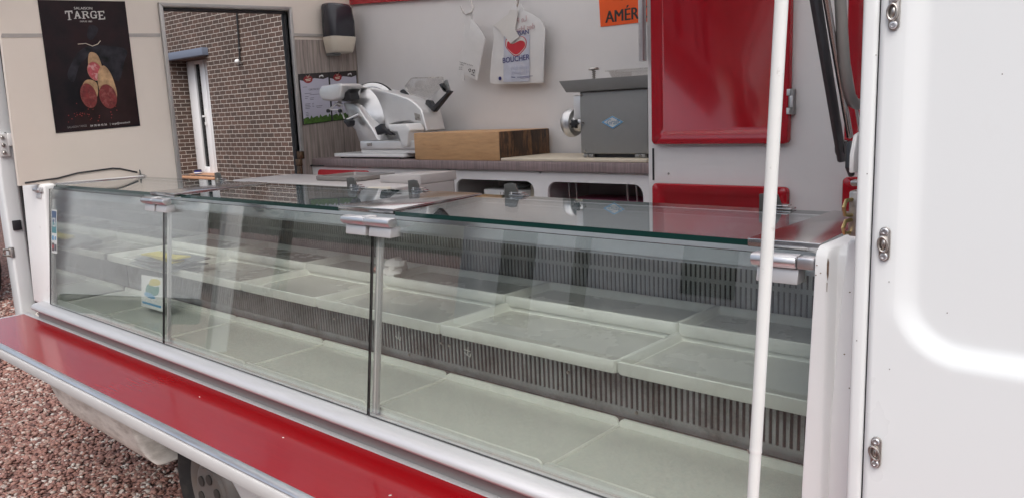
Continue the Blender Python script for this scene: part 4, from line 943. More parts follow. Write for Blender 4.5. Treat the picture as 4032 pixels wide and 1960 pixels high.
NUM = ('first', 'second', 'third', 'fourth', 'fifth', 'sixth')
for row, xs, y0, y1, z, h in (('bottom', (-.412, -.918, -1.462, -2.014, -2.53, -3.06, -3.445), 1.098, 1.372, -.6895, .0215),
                              ('middle', (-.412, -.884, -1.418, -1.950, -2.374, -2.92, -3.445), 1.308, 1.582, -.5445, .029),
                              ('top', (-.412, -.886, -1.424, -1.950, -2.378, -2.93, -3.445), 1.566, 1.768, -.5235, .030)):
    for i in range(6):
        e = {0: 'ending against the right post', 5: 'ending against the left end wall'}.get(i, 'between two like it')
        tray(xs[i+1], xs[i], y0, y1, z, h, f'pale plastic tray, {NUM[i]} from the right in the {row} row')

# things left in the case
th = thing('paper_stack', 'yellow papers on grey plastic sheets overhanging a middle tray behind the left panes', 'papers', (-2.95, 1.40, -.515))
m = MB()
for i, (dx, z) in enumerate(((0, -.514), (.01, -.506), (-.005, -.498))):
    gx = np.linspace(-3.14+dx, -2.79-dx*3, 14)
    m.rings([[(x, y, z+.006*math.sin(x*9+i)+(.0 if y > 1.3 else -.006)) for x in gx]+[(x, y, z+.0045+.006*math.sin(x*9+i)+(.0 if y > 1.3 else -.006)) for x in gx[::-1]] for y in (1.275+.01*i, 1.33, 1.42)])
build('plastic_sheet', m, greyfilm, th)
m = MB()
for i, (a, c, z) in enumerate(((-3.06, -2.80, -.486), (-3.03, -2.77, -.476))):
    gx = np.linspace(a, c, 12)
    m.rings([[(x, y, z+.004*math.sin(x*14+i*2)) for x in gx]+[(x, y, z+.005+.004*math.sin(x*14+i*2)) for x in gx[::-1]] for y in (1.29, 1.31, 1.335+.01*i)])
build('yellow_sheet', m, yellow, th)
lf = thing('leaflet', 'white leaflet with green, yellow and blue print propped below the middle tray', 'leaflet', (-3.1, 1.30, -.69))
fr = frame((-2.905, 1.240, -.664), (1, 0, .0), (0, .10, .995))
m = MB(); m.plate(fr, [(-.09, 0), (.09, 0), (.088, .125), (-.085, .12)], -.0008, 0); build('sheet', m, whitepl, lf, smooth=False)
m = MB(); m.plate(fr, smooth_poly([(-.05, .06), (.0, .05), (.05, .06), (.06, .09), (.02, .085), (-.03, .09)]), 0, .0006); build('green_print', m, greenp, lf, smooth=False)
m = MB(); m.plate(fr, smooth_poly([(-.02, .088), (.03, .09), (.07, .10), (.06, .115), (.0, .112)]), 0, .0007); build('yellow_print', m, yellow, lf, smooth=False)
m = MB(); m.plate(fr, smooth_poly([(-.06, .045), (-.01, .038), (.03, .044), (.0, .056), (-.05, .058)]), 0, .0007); m.plate(fr, rrect(-.08, .075, .012, .020, .003), 0, .0006); build('blue_print', m, cyanl, lf, smooth=False)
m = MB(); rr = random.Random(4)
def blob(c, r, seed, n=14):
    rr = random.Random(seed); mm = MB(); mm.ball(c, r, n)
    cv = Vector(c)
    mm.v = [tuple(cv+(Vector(p)-cv)*(1+.38*math.sin(17*p[0]*9+seed)*math.cos(13*p[2]*11+seed*2)+rr.uniform(-.1, .1))) for p in mm.v]
    return mm
ts = thing('paper_tissue', 'crumpled white tissue with a pinkish stain on the top tray near the middle post', 'tissue', (-1.98, 1.64, -.515))
build('white_fold', blob((-1.955, 1.63, -.475), (.042, .035, .026), 3), tissuem, ts); build('white_fold', blob((-1.945, 1.60, -.495), (.034, .03, .018), 8), tissuem, ts)
build('stained_fold', blob((-2.0, 1.615, -.49), (.030, .025, .015), 5), M('stained_tissue', (.55, .28, .24), .8), ts)

# ------------------------------------------------------------------ folding shelf in front of the case
shf = thing('serving_shelf', 'long red topped serving shelf with aluminium edges along the van side', 'shelf', (-1.7, .93, -.79))
SX0, SX1, SZ = -3.705, .35, -.750
m = MB(); m.box(SX0+.018, SX1-.02, .832, 1.043, SZ-.016, SZ-.0008); build('red_top', m, redlam, shf)
m = MB(); m.box(SX0, SX1, 1.0435, 1.0655, SZ-.02, SZ); build('back_edging', m, alup, shf, bevel=.0015)
m = MB(); m.box(SX0, SX0+.0175, .832, 1.043, SZ-.02, SZ); m.box(SX1-.0195, SX1, .832, 1.043, SZ-.02, SZ); build_each('end_edging', m, alup, shf, bevel=.0015)
m = MB(); m.prism([(.8315, SZ), (.8135, SZ), (.809, SZ-.003), (.809, SZ-.007), (.8315, SZ-.02)], 'x', SX0, SX1); build('front_edging', m, alu, shf, bevel=.001)
m = MB(); m.prism([(.830, SZ-.0072), (.806, SZ-.0072), (.803, SZ-.012), (.803, SZ-.038), (.818, SZ-.038), (.818, SZ-.0205), (.830, SZ-.0205)], 'x', SX0, SX1); build('front_fascia', m, M('chipped_white_rail', (.54, .53, .52), .45, var=.04, stretch=(.35, 2, 2), scale=18, dirt=(.06, .055, .06), dscale=13, dlo=.69, dhi=.72), shf, bevel=.0008)
m = MB(); m.box(SX0+.03, SX1-.03, .83, 1.04, SZ-.03, SZ-.0205); build('underside', m, brush, shf)
for x in (-3.2, -1.9, -.5):
    m = MB(); m.prism([(.86, SZ-.031), (1.08, SZ-.031), (1.08, SZ-.20), (1.06, SZ-.20)], 'x', x-.008, x+.008); build('bracket', m, alup, shf)
m = MB(); rr = random.Random(12)
for (x, y, l, a) in ((-1.18, .93, .0035, .9), (-1.62, .965, .003, .4), (-2.07, .985, .0025, .3)):
    a0 = len(m.v); mm = MB(); mm.ball((0, 0, 0), (l, l*.35, .0012), 8)
    m.add([(x+p[0]*math.cos(a)-p[1]*math.sin(a), y+p[0]*math.sin(a)+p[1]*math.cos(a), SZ+.0002+p[2]) for p in mm.v], mm.f)
build_each('paint_chip', m, whitepl, shf)

# prop pole
pl = thing('prop_pole', 'long white tube leaning upright from the shelf in front of the right pane', 'pole', (-.425, .93, SZ))
P0, P1 = Vector((-.4235, .93, SZ+.0005)), Vector((-.355, .93, .855))
def pp(z): return P0+(P1-P0)*((z-P0.z)/(P1.z-P0.z))
m = MB(); m.tube([pp(-.448), pp(.855)], .0079, 24); build('upper_tube', m, polem, pl)
m = MB(); m.tube([pp(SZ+.0005), pp(-.4485)], .0076, 24); build('lower_tube', m, polem, pl)
m = MB(); m.tube([pp(-.451), pp(-.446)], .0081, 24); build('collar', m, whitepl, pl)
m = MB(); m.tube([pp(-.452)+Vector((-.006, -.006, 0)), pp(-.447)+Vector((-.008, -.0065, 0))], .0012, 6); build('spring_pin', m, rivetm, pl)

# ------------------------------------------------------------------ white machine with a grey tray, in the aisle
machm = M('greyish_white_enamel', (.46, .43, .415), .4, var=.04)
mc = thing('packing_machine', 'white low machine with rounded raised back standing between case and counter', 'machine', (-2.8, 2.05, ZF))
m = MB(); m.rings([[(a, c, z) for a, c in rrect(-3.40, -2.245, 1.88, 2.22, .03)] for z in (ZF, -.262, -.255)]); build('cabinet', m, machm, mc, bevel=.004, seg=3)
m = MB(); m.prism([(-2.485, -.2545), (-2.243, -.2545), (-2.243, -.218), (-2.485, -.226)], 'y', 2.02, 2.215); build('raised_lid', m, machm, mc, bevel=.003, seg=2)
m = MB(); m.prism([(-2.375, -.255), (-2.25, -.25), (-2.25, -.33), (-2.375, -.335)], 'y', 1.865, 1.8795); pnl = build('control_panel', m, offw, mc, bevel=.004)
m = MB(); m.box(-2.345, -2.275, 1.862, 1.8645, -.30, -.27); build('panel_window', m, whitepl, pnl, bevel=.001)
gt = tray_mesh(.265, .225, .019); 
def place(mm, x, y, z, a):
    mm.v = [(x+p[0]*math.cos(a)-p[1]*math.sin(a), y+p[0]*math.sin(a)+p[1]*math.cos(a), z+p[2]) for p in mm.v]; return mm
tag(build('metal_tray', place(gt, -2.885, 1.99, -.2535, .06), greytray, ang=45), 'shallow grey metal tray lying on the white machine behind the case', 'tray')

# ------------------------------------------------------------------ slicer
zc = -.1915
cut = MB(); cut.rings([[(a, c, z) for a, c in rrect(-3.345, -2.79, 2.425, 2.715, .02)] for z in (-.184, -.167)])
ctb = build('cutting_board', cut, whitepl, bevel=.002); tag(ctb, 'white plastic board on small feet carrying the meat slicer', 'cutting board')
ft = MB()
for x in (-3.30, -2.84):
    for y in (2.45, 2.69): ft.lathe([(.010, 0), (.010, .008)], (x, y, zc-.0005), (0, 0, 1), 12)
build_each('foot', ft, blackp, ctb)
sl_ = thing('meat_slicer', 'silver meat slicer with round blade guard and clear product holder on a white board', 'meat slicer', (-2.95, 2.52, -.167))
m = MB(); m.box(-3.125, -2.715, 2.435, 2.69, -.1665, -.147); build('lower_base', m, whitepl, sl_, bevel=.004)
m = MB(); m.box(-3.119, -2.714, 2.425, 2.69, -.1465, -.107); bs = build('base', m, silver, sl_, bevel=.006, seg=3)
m = MB(); q = BK['swplate']; m.plate(FY(2.4245), q, 0, .002); build('switch_plate', m, rivetm, bs)
m = MB(); m.prism(BK['column'], 'y', 2.435, 2.50); build('column', m, satin, sl_, bevel=.006, seg=3)
m = MB(); m.prism(BK['housing'], 'y', 2.515, 2.64); hs_ = build('housing', m, silver, sl_, bevel=.022, seg=5)
m = MB(); m.plate(FY(2.5148), BK['sticker'], 0, .0008); build('label', m, rivetm, hs_)
m = MB(); m.prism(BK['hbase'], 'y', 2.55, 2.66); build('housing_base', m, silver, sl_, bevel=.008, seg=3)
m = MB(); m.prism(BK['backplate'], 'y', 2.64, 2.655); build('carriage_plate', m, hammer, sl_, bevel=.003)
bc = (BK['bladec'][0][0], 2.505, BK['bladec'][0][1]-.002); ax = (.40, -.88, .24)
m = MB(); m.arc([(.10, -.016), (.149, -.016), (.149, -.008), (.10, -.008)], bc, ax, -70, 112); build('blade_gap', m, rubber, sl_)
m = MB(); m.arc([(.10, -.007), (.132, -.007), (.141, -.004), (.142, .0), (.128, .006), (.112, .004)], bc, ax, -68, 110); build('blade', m, steel, sl_)
m = MB(); m.lathe([(.119, .003), (.112, .012), (.096, .020), (.070, .028), (.03, .033), (0, .034)], bc, ax, 48); build('blade_cover', m, satin, sl_)
m = MB(); m.prism(BK['foot'], 'y', 2.405, 2.50); build('thickness_block', m, whitepl, sl_, bevel=.007, seg=3)
m = MB(); m.prism(BK['head'], 'y', 2.36, 2.49); build('sharpener_cover', m, silver, sl_, bevel=.016, seg=4)
m = MB(); m.prism(BK['head2'], 'y', 2.42, 2.52); build('sharpener_arm', m, satin, sl_, bevel=.010, seg=3)
m = MB(); m.prism(BK['joint'], 'y', 2.39, 2.45); build('black_joint', m, blackp, sl_, bevel=.006)
w_ = BK['wire']; m = MB(); m.tube([(a, 2.40, c) for a, c in (w_[0], w_[1], w_[2], w_[3], w_[0], w_[1])], .0042, 8); build('wire_guard', m, whitepl, sl_)
m = MB()
for a, c in (w_[0], w_[3]): m.lathe([(0, 0), (.009, 0), (.009, .012), (0, .013)], (a, 2.398, c-.006), (0, -1, 0), 12)
build_each('rubber_roller', m, blackp, sl_)
m = MB(); q = BK['wire2']; m.tube([(q[0][0], 2.41, q[0][1]), (q[1][0], 2.40, q[1][1])], .004, 8); m.tube([(q[2][0], 2.43, q[2][1]), (q[3][0], 2.42, q[3][1])], .009, 8); build('linkage', m, rivetm, sl_)
m = MB(); m.prism(BK['knob'], 'y', 2.375, 2.41); build('knob', m, blackp, sl_, bevel=.006, seg=3)
q = BK['knobrod']; m = MB(); m.tube([(q[0][0], 2.395, q[0][1]), (q[1][0], 2.43, q[1][1])], .011, 14); build('knob_rod', m, steel, sl_)
m = MB(); m.prism(BK['lever'], 'y', 2.40, 2.425); build('lever', m, blackp, sl_, bevel=.004)
m = MB(); m.plate(FY(2.60), BK['acryl'], -.006, 0); build('product_holder', m, acryl, sl_, bevel=.001)
q = BK['acryl']; m = MB(); m.tube([(a, 2.597, c) for a, c in (q[5], q[0], q[1], q[2], q[3])], .0022, 6); build('holder_rim', m, rivetm, sl_)
m = MB(); m.prism(BK['arm'], 'y', 2.575, 2.60); build('black_handle', m, blackp, sl_, bevel=.005, seg=3)
m = MB(); m.prism(BK['armL'], 'y', 2.58, 2.595); build('black_clamp', m, blackp, sl_, bevel=.004)
m = MB(); m.prism(BK['endp'], 'y', 2.61, 2.62); build('end_plate', m, greyfilm, sl_, bevel=.002)

# ------------------------------------------------------------------ chopping block, boards, grinder
m = MB(); m.box(-2.684, -2.168, 2.392, 2.72, zc, -.072); cb_ = build('chopping_block', m, block, bevel=.004); tag(cb_, 'thick pale wooden chopping block with dark burnt right end on the counter', 'chopping block')
m = MB(); m.box(-2.1678, -2.163, 2.394, 2.718, zc+.001, -.0735); build('burnt_end', m, blockend, cb_, bevel=.002)
m = MB(); m.box(-2.16, -1.47, 2.39, 2.715, zc, -.180); tag(build('cutting_board', m, cream, bevel=.003), 'cream cutting board lying under the grey meat grinder', 'cutting board')
gr = thing('meat_grinder', 'grey metal meat grinder with flat tray on top and blue diamond badge', 'meat grinder', (-1.65, 2.57, -.18))
m = MB(); m.box(-1.80, -1.5, 2.452, 2.705, -.166, .068); build('motor_box', m, hammer, gr, bevel=.006, seg=3)
m = MB(); T = [(-1.876, 2.425), (-1.472, 2.425), (-1.472, 2.728), (-1.876, 2.728)]; Bq = [(-1.852, 2.437), (-1.49, 2.437), (-1.49, 2.716), (-1.852, 2.716)]
ins = lambda P, d: [(P[0][0]+d, P[0][1]+d), (P[1][0]-d, P[1][1]+d), (P[2][0]-d, P[2][1]-d), (P[3][0]+d, P[3][1]-d)]
m.rings([[(a, c, .0685) for a, c in Bq], [(a, c, .112) for a, c in T], [(a, c, .112) for a, c in ins(T, .004)], [(a, c, .073) for a, c in ins(Bq, .004)]]); build('hopper_tray', m, hammer, gr, bevel=.0012)
m = MB(); m.lathe([(.004, -.03), (.004, .045), (.007, .046)], (-1.800, 2.55, .105), (0, 0, 1), 12); m.lathe([(0, .0), (.0205, .0), (.0215, .004), (.018, .009), (0, .010)], (-1.800, 2.55, .150), (0, 0, 1), 20)
m.tube([(-1.80+.0075*math.cos(i*.8), 2.55+.0075*math.sin(i*.8), .108+i*.0009) for i in range(48)], .0013, 5); build('feed_screw', m, rivetm, gr)
gz = -.048
m = MB(); m.lathe([(.030, 0), (.034, -.06), (.036, -.09)], (-1.802, 2.55, gz), (1, 0, 0), 28); build('barrel', m, satin, gr)
m = MB(); m.lathe([(.036, 0), (.052, .006), (.057, .02), (.057, .035), (.050, .046), (.034, .055), (.03, .05), (0, .05)], (-1.885, 2.55, gz), (-1, 0, 0), 32); build('ring_nut', m, satin, gr)
m = MB(); m.prism(BK['gbrk'], 'y', 2.46, 2.52); build('neck_bracket', m, silver, gr, bevel=.005)
q = BK['gknob']; m = MB()
cx, cz_ = (q[0][0]+q[1][0])/2, (q[0][1]+q[1][1])/2
m.plate(FY(2.45), [(cx+(.020 if i % 2 == 0 else .012)*math.cos(i*math.pi/6), cz_+(.020 if i % 2 == 0 else .012)*math.sin(i*math.pi/6)) for i in range(12)], 0, .018); build('star_knob', m, blackp, gr, bevel=.002)
m = MB(); m.box(-1.785, -1.51, 2.47, 2.70, -.1795, -.1665); build('underframe', m, blackp, gr)
for x in (-1.766, -1.535):
    m = MB(); m.box(x-.022, x+.022, 2.452, 2.469, -.1795, -.1665); f_ = build('foot', m, hammer, gr, bevel=.002); m = MB(); m.lathe([(0, 0), (.006, 0), (.005, .004), (0, .004)], (x, 2.452, -.173), (0, -1, 0), 10); build('bolt', m, rivetm, f_)
m = MB(); m.plate(FY(2.4515), BK['gdia'], 0, .0012); bd = build('badge', m, gwhite, gr, smooth=False)
m = MB(); q = BK['gdia']; cx = sum(a for a, c in q)/4; cz_ = sum(c for a, c in q)/4
for i in range(4):
    p0, p1 = q[i], q[(i+1) % 4]; s_ = lambda p, t: (cx+(p[0]-cx)*t, cz_+(p[1]-cz_)*t)
    if i in (0, 1, 2, 3): m.plate(FY(2.4502), [s_(p0, .97), s_(p1, .97), s_(p1, .78), s_(p0, .78)], 0, .0006)
build('badge_border', m, M('badge_blue', (.10, .34, .58), .4), bd, smooth=False)
m = MB(); m.text('Graff', frame((cx, 2.4495, cz_-.008), (1, 0, .02), (0, 0, 1)), .027, .006, 'CENTER', shear=.3); build('badge_lettering', m, M('badge_ink', (.10, .22, .34), .4), bd, smooth=False)
m = MB()
for x, z in ((-1.79, .055), (-1.785, -.05), (-1.78, -.155)): m.lathe([(0, 0), (.005, 0), (.004, .004), (0, .004)], (x, 2.4515, z), (0, -1, 0), 10)
build_each('screw', m, rivetm, gr)
m = MB(); A = lambda s_, z: [(a, c, z) for a, c in rrect(-1.715-s_, -1.5+s_, 2.52-s_, 2.68+s_, .02)]
m.rings([A(-.006, .1125), A(.004, .138), A(.014, .139), A(.014, .142), A(.003, .141), A(-.007, .1145)]); tag(build('plastic_tub', m, acryl), 'clear shallow plastic tub standing in the meat grinder tray', 'tub')

# ------------------------------------------------------------------ things on the walls
ds = thing('towel_dispenser', 'paper towel dispenser with smoked dark top and cream base on the end wall', 'dispenser', (-3.45, 2.59, .34))
def dl(y0, y1, z, d, r): return [(-3.494+a, y, z) for a, y in rrect(0, d, y0, y1, r)]
m = MB(); m.rings([dl(2.515, 2.672, .425, .105, .03), dl(2.512, 2.674, .50, .108, .035), dl(2.515, 2.668, .575, .10, .035), dl(2.52, 2.66, .588, .09, .035), dl(2.535, 2.645, .594, .07, .03)]); build('smoked_cover', m, smoke, ds)
m = MB(); m.rings([dl(2.53, 2.655, .345, .085, .02), dl(2.525, 2.66, .352, .095, .03), dl(2.514, 2.672, .40, .108, .035), dl(2.513, 2.674, .4245, .110, .03)]); build('cream_base', m, offw, ds)
m = MB(); m.rings([dl(2.54, 2.60, .333, .05, .006), dl(2.54, 2.60, .3448, .05, .006)]); build('paper_outlet', m, greyfilm, ds)

def cert(key, label, extra):
    q = BK[key]; t = thing('certificate', label, 'certificate', (XE+.006, (q[0][0]+q[1][0])/2, q[3][1]), 'framed certificates on the wood panel')
    def at_(u_, v_): # u right, v down
        a = [q[0][i]+(q[1][i]-q[0][i])*u_ for i in (0, 1)]; b2 = [q[3][i]+(q[2][i]-q[3][i])*u_ for i in (0, 1)]
        return (a[0]+(b2[0]-a[0])*v_, a[1]+(b2[1]-a[1])*v_)
    F = FX(XE+.0055)
    P = lambda L: [at_(*p) for p in L]
    m = MB(); m.plate(F, P([(0, 0), (1, 0), (1, 1), (0, 1)]), 0, .003); build('frame', m, ink, t, smooth=False)
    m = MB(); m.plate(F, P([(.03, .12), (.2, .15), (.5, .10), (.8, .13), (.97, .10), (.97, .985), (.03, .985)]), .003, .0036); build('sheet', m, paper, t, smooth=False)
    m = MB(); m.plate(F, P([(.03, .02), (.97, .02), (.97, .0985), (.8, .128), (.5, .098), (.2, .148), (.03, .118)]), .003, .0036); build('brown_band', m, certtop, t, smooth=False)
    m = MB(); gx = [(.03+.94*i/18) for i in range(19)]
    m.plate(F, P([(x, .88+.025*math.sin(i*2.1)-.03*(i % 2)) for i, x in enumerate(gx)]+[(.97, .985), (.03, .985)]), .0037, .0042); build('grass_picture', m, grassp, t, smooth=False)
    m = MB(); m.plate(F, P(circ(.29, .115, .15, 20, .075)), .0037, .0044); e_ = build('red_emblem', m, M('emblem_red_'+key, (.26, .02, .025), .4), t, smooth=False)
    m = MB(); m.plate(F, P([(.23, .02), (.26, .075), (.32, .075), (.36, .015), (.335, .06), (.30, .065), (.26, .06)]), .0044, .0048); m.plate(F, P([(.20, .11), (.38, .10), (.38, .115), (.20, .125)]), .0044, .0048); m.plate(F, P([(.22, .135), (.36, .13), (.36, .145), (.22, .15)]), .0044, .0048); build('emblem_marks', m, cream, e_, smooth=False)
    m = MB(); m.plate(F, P([(.66, .09), (.67, .055), (.72, .05), (.76, .04), (.80, .055), (.80, .09), (.785, .09), (.78, .07), (.69, .07), (.685, .09)]), .0044, .0048); build('cow_shape', m, whitepl, t, smooth=False)
    m = MB(); o_ = at_(.28, .335); m.text("CERTIFICAT D'ORIGINE", frame((XE+.0095, o_[0], o_[1]), (0, 1, .06), (0, 0, 1)), .0125, .012); 
    for k, (v_, u0, u1) in enumerate(((.265, .10, .24), (.395, .14, .36), (.425, .30, .66), (.455, .14, .26), (.49, .14, .22), (.49, .30, .44), (.52, .30, .42), (.60, .12, .3), (.63, .12, .28), (.66, .12, .3), (.69, .12, .27), (.60, .36, .42), (.63, .36, .40), (.66, .36, .42), (.66, .48, .70), (.69, .50, .66), (.77, .12, .2), (.80, .12, .22), (.83, .12, .2))):
        a, c = at_(u0, v_), at_(u1, v_); m.plate(F, [a, c, (c[0], c[1]+.0022), (a[0], a[1]+.0022)], .0037, .0041)
    build('lettering', m, M('grey_ink_'+key, (.10, .10, .13), .5), t, smooth=False)
cert('cert1', 'left of two dark framed certificates with red emblem and grass, fully visible beside the doorway', '')
cert('cert2', 'right of two dark framed certificates with red emblem, half hidden behind the slicer', '')

ps = thing('poster', 'tall black poster of cut salami sausages on the ivory end wall', 'poster', (XE+.001, 1.36, 0))
q = BK['poster']; F = FX(XE)
m = MB(); m.plate(F, q, .0014, .002); sh_ = build('sheet', m, posterd, ps, smooth=False)
def PU(u_, v_):
    a = [q[0][i]+(q[1][i]-q[0][i])*u_ for i in (0, 1)]; b2 = [q[3][i]+(q[2][i]-q[3][i])*u_ for i in (0, 1)]
    return (a[0]+(b2[0]-a[0])*v_, a[1]+(b2[1]-a[1])*v_)
m = MB(); m.plate(F, [PU(.62, .5), PU(.8, .40), PU(.985, .36), PU(.985, .6), PU(.985, .985), PU(.6, .985), PU(.2, .985), PU(.25, .88), PU(.5, .80)], .002, .0022); build('brown_table', m, posterb, sh_, smooth=False)
for k in ('p_cloth1', 'p_cloth2', 'p_cloth3'):
    m = MB(); m.plate(F, smooth_poly(BK[k], 3), .0023, .0026); build('cloth', m, clothm, sh_, smooth=False)
m = MB(); m.tube([F(a, c, .003) for a, c in BK['p_string']], .0014, 6); build('string', m, cream, sh_)
for k, f, rx, ry, mt, hh in (('p_s1', 'p_f1', .0275, .037, meatp, .0030), ('p_s3', 'p_f3', .033, .048, meatr, .0041), ('p_s2', 'p_f2', .030, .048, meatr, .0052)):
    m = MB(); m.plate(F, smooth_poly(BK[k], 4), hh-.0004, hh); so_ = build('sausage', m, saus, sh_, smooth=False)
    c0 = BK[f][0]; tl = .18
    m = MB(); m.plate(F, [(c0[0]+rx*1.06*math.cos(t_)+tl*ry*math.sin(t_)*-.4, c0[1]+ry*1.05*math.sin(t_)) for t_ in np.linspace(0, 6.283, 30)[:-1]], hh, hh+.0002); build('rind', m, M('rind_'+k, (.30, .13, .08), .5, var=.4, scale=40) if k == 'p_s1' else redmat if False else M('rind_'+k, (.16, .03, .02), .5), so_, smooth=False)
    m = MB(); m.plate(F, [(c0[0]+rx*math.cos(t_)+tl*ry*math.sin(t_)*-.4, c0[1]+ry*math.sin(t_)) for t_ in np.linspace(0, 6.283, 30)[:-1]], hh+.0002, hh+.0004); build('cut_face', m, mt, so_, smooth=False)
m = MB(); rr = random.Random(21)
for i in range(30):
    u_, v_ = .5+rr.gauss(-.12, .17), .87+rr.gauss(0, .028)
    if .03 < u_ < .97: m.plate(F, circ(*PU(u_, v_), rr.uniform(.0010, .0026), 8), .0023, .0027)
build_each('peppercorn', m, pepper, sh_, smooth=False)
m = MB(); bq = BK['p_targe']
dirv = Vector((0, bq[3][0]-bq[0][0], bq[3][1]-bq[0][1])); ln = dirv.length; ex = dirv/ln
def slab(m, fr_, polys):
    for i, P_ in enumerate(polys): m.plate(fr_, P_, 0, .0003+.00012*i)
# slab-serif capitals on a 1 x 1 cell
LET = {'T': [[(.40, 0), (.60, 0), (.60, .84), (.40, .84)], [(0, .84), (1, .84), (1, 1), (0, 1)], [(0, .66), (.12, .66), (.12, .84), (0, .84)], [(.88, .66), (1, .66), (1, .84), (.88, .84)], [(.26, -.06), (.74, -.06), (.74, .02), (.26, .02)]],
       'A': [[(.10, 0), (.27, 0), (.56, 1), (.42, 1)], [(.70, 0), (.92, 0), (.58, 1), (.42, 1)], [(.28, .26), (.72, .26), (.69, .40), (.32, .40)], [(-.02, -.06), (.34, -.06), (.34, .03), (-.02, .03)], [(.60, -.06), (1.02, -.06), (1.02, .03), (.60, .03)]],
       'R': [[(.12, 0), (.32, 0), (.32, 1), (.12, 1)], [(0, .88), (.62, .88), (.62, 1), (0, 1)], [(.32, .44), (.66, .44), (.66, .56), (.32, .56)], [(.66, .46), (.88, .60), (.88, .86), (.62, 1), (.62, .88), (.70, .80), (.70, .64), (.62, .56)], [(.50, .48), (.70, .48), (1.02, .0), (.78, .0)], [(0, -.06), (.44, -.06), (.44, .03), (0, .03)]],
       'G': [[(.30, -.02), (.72, -.02), (.72, .11), (.34, .11)], [(.30, 1.02), (.72, 1.02), (.72, .89), (.34, .89)], [(.30, -.02), (.34, .11), (.24, .26), (.24, .74), (.34, .89), (.30, 1.02), (.06, .76), (.06, .24)], [(.72, 1.02), (.92, .92), (.92, .66), (.80, .66), (.72, .89)], [(.72, -.02), (.92, .0), (.92, .46), (.72, .46)], [(.54, .38), (1.0, .38), (1.0, .48), (.54, .48)]],
       'E': [[(.12, 0), (.32, 0), (.32, 1), (.12, 1)], [(0, .88), (.92, .88), (.92, 1), (0, 1)], [(0, 0), (.95, 0), (.95, .12), (0, .12)], [(.32, .44), (.68, .44), (.68, .56), (.32, .56)], [(.80, .72), (.92, .72), (.92, .88), (.80, .88)], [(.83, .12), (.95, .12), (.95, .30), (.83, .30)]]}
yy, zz = bq[0][0], bq[2][1]+.002
wd = (bq[3][0]-bq[0][0]-.004)/5
for i, ch in enumerate('TARGE'):
    fl = .006*abs(i-2)/2
    f2 = frame((XE+.0024, yy+i*wd+.003, zz+.003+(.005 if i in (1, 2, 3) else 0)+.0018*i), (0, wd*.90, .0035), (0, 0, .028 if i in (1, 2, 3) else .034))
    slab(m, f2, LET[ch])
f3 = lambda p, dz=0: frame((XE+.0024, p[0], p[1]+dz), (0, 1, .06), (0, 0, 1))
m.text('SALAISON', f3(bq[4], .0025), .0142, .012, sx=1.12); m.text('DEPUIS 1882', f3(bq[6], -.004), .0088, .01)
build('headline', m, M('poster_white', (.55, .53, .50), .4, var=.15, scale=60), sh_, smooth=False)
m = MB(); m.text('SALAISON TARGE', f3(bq[8]), .0118, 0, sx=.80); build('small_print', m, M('print_grey', (.22, .20, .20), .5), sh_, smooth=False)
m = MB(); m.text('04 78 48 45 56', f3(bq[10]), .0118, .016, sx=.93); m.text('|  targe@wanadoo.fr', f3(bq[11]), .0118, .008, sx=.86); build('small_print', m, M('print_light', (.50, .48, .46), .5), sh_, smooth=False)

sg = thing('price_sign', 'orange paper sign with black capitals on the far wall beside the cupboard', 'sign', (-1.68, YR-.003, .33))
m = MB(); m.plate(FY(YR-.001), [(-1.894, .331), (-1.47, .327), (-1.47, .60), (-1.900, .60), (-1.8998, .44)], .0, .0015); build('sheet', m, orange, sg, smooth=False)
m = MB(); m.text('AM\u00c9RICAIN', frame((-1.8695, YR-.0026, .3440), (1, 0, 0), (0, 0, 1)), .066, .032, sx=.93); m.text('FILET', frame((-1.795, YR-.0026, .4235), (1, 0, 0), (0, 0, 1)), .066, .032, sx=.93); build('lettering', m, ink, sg, smooth=False)

def hook(pts, label):
    m = MB(); m.tube(pts, .0035, 8); return tag(build('meat_hook', m, rivetm), label, 'hook', 'steel hooks on the meat rail')
k = BK['hook1']; hook([(k[5][0], 2.65, k[5][1]), (k[4][0], 2.652, k[4][1]), (k[3][0], 2.655, k[3][1]-.004), (k[2][0], 2.66, k[2][1]), (k[1][0], 2.665, k[1][1]), (k[0][0], 2.67, k[0][1]), (k[0][0]-.012, 2.69, .70), (k[0][0]-.012, 2.712, .66)], 'bent steel hook holding the folded white bag, left of the other hook')
k = BK['hook2']; hook([(k[3][0], 2.65, k[3][1]), (k[2][0], 2.65, k[2][1]), ((k[1][0]+k[2][0])/2, 2.655, k[1][1]-.01), (k[1][0], 2.66, k[1][1]), (k[0][0], 2.67, k[0][1]), (k[0][0], 2.69, .70), (k[0][0], 2.712, .66)], 'bent steel hook holding the bag with the red heart')

def sheet_bag(poly, y, th, seed, amp=.006, at=None):
    # puffy sheet: front displaced copies of the outline
    m = MB(); c = Vector((sum(a for a, b2 in poly)/len(poly), sum(b2 for a, b2 in poly)/len(poly)))
    rr = random.Random(seed)
    def L(s_, yy): return [(c.x+(a-c.x)*s_, yy+amp*.3*math.sin(a*40+b2*23+seed), c.y+(b2-c.y)*s_) for a, b2 in poly]
    m.rings([L(.99, y+th), L(1, y), L(.93, y-amp*.5), L(.6, y-amp*.9), L(.25, y-amp)])
    return m
b1 = thing('carrier_bag', 'narrow folded white carrier bag with small black recycling print', 'bag', (-2.58, 2.66, .16))
build('film', sheet_bag(BK['bag1'], 2.668, .004, 2, .004), bagm, b1)
q = BK['bag1t']; m = MB(); fr = frame((q[0][0], 2.6615, q[0][1]-.009), (1, 0, -.28), (0, 0, 1))
m.text('ne pas jeter sur la voie', fr, .0092, .01); m.text('publique', frame((q[0][0], 2.6615, q[0][1]-.018), (1, 0, -.28), (0, 0, 1)), .0080, .01)
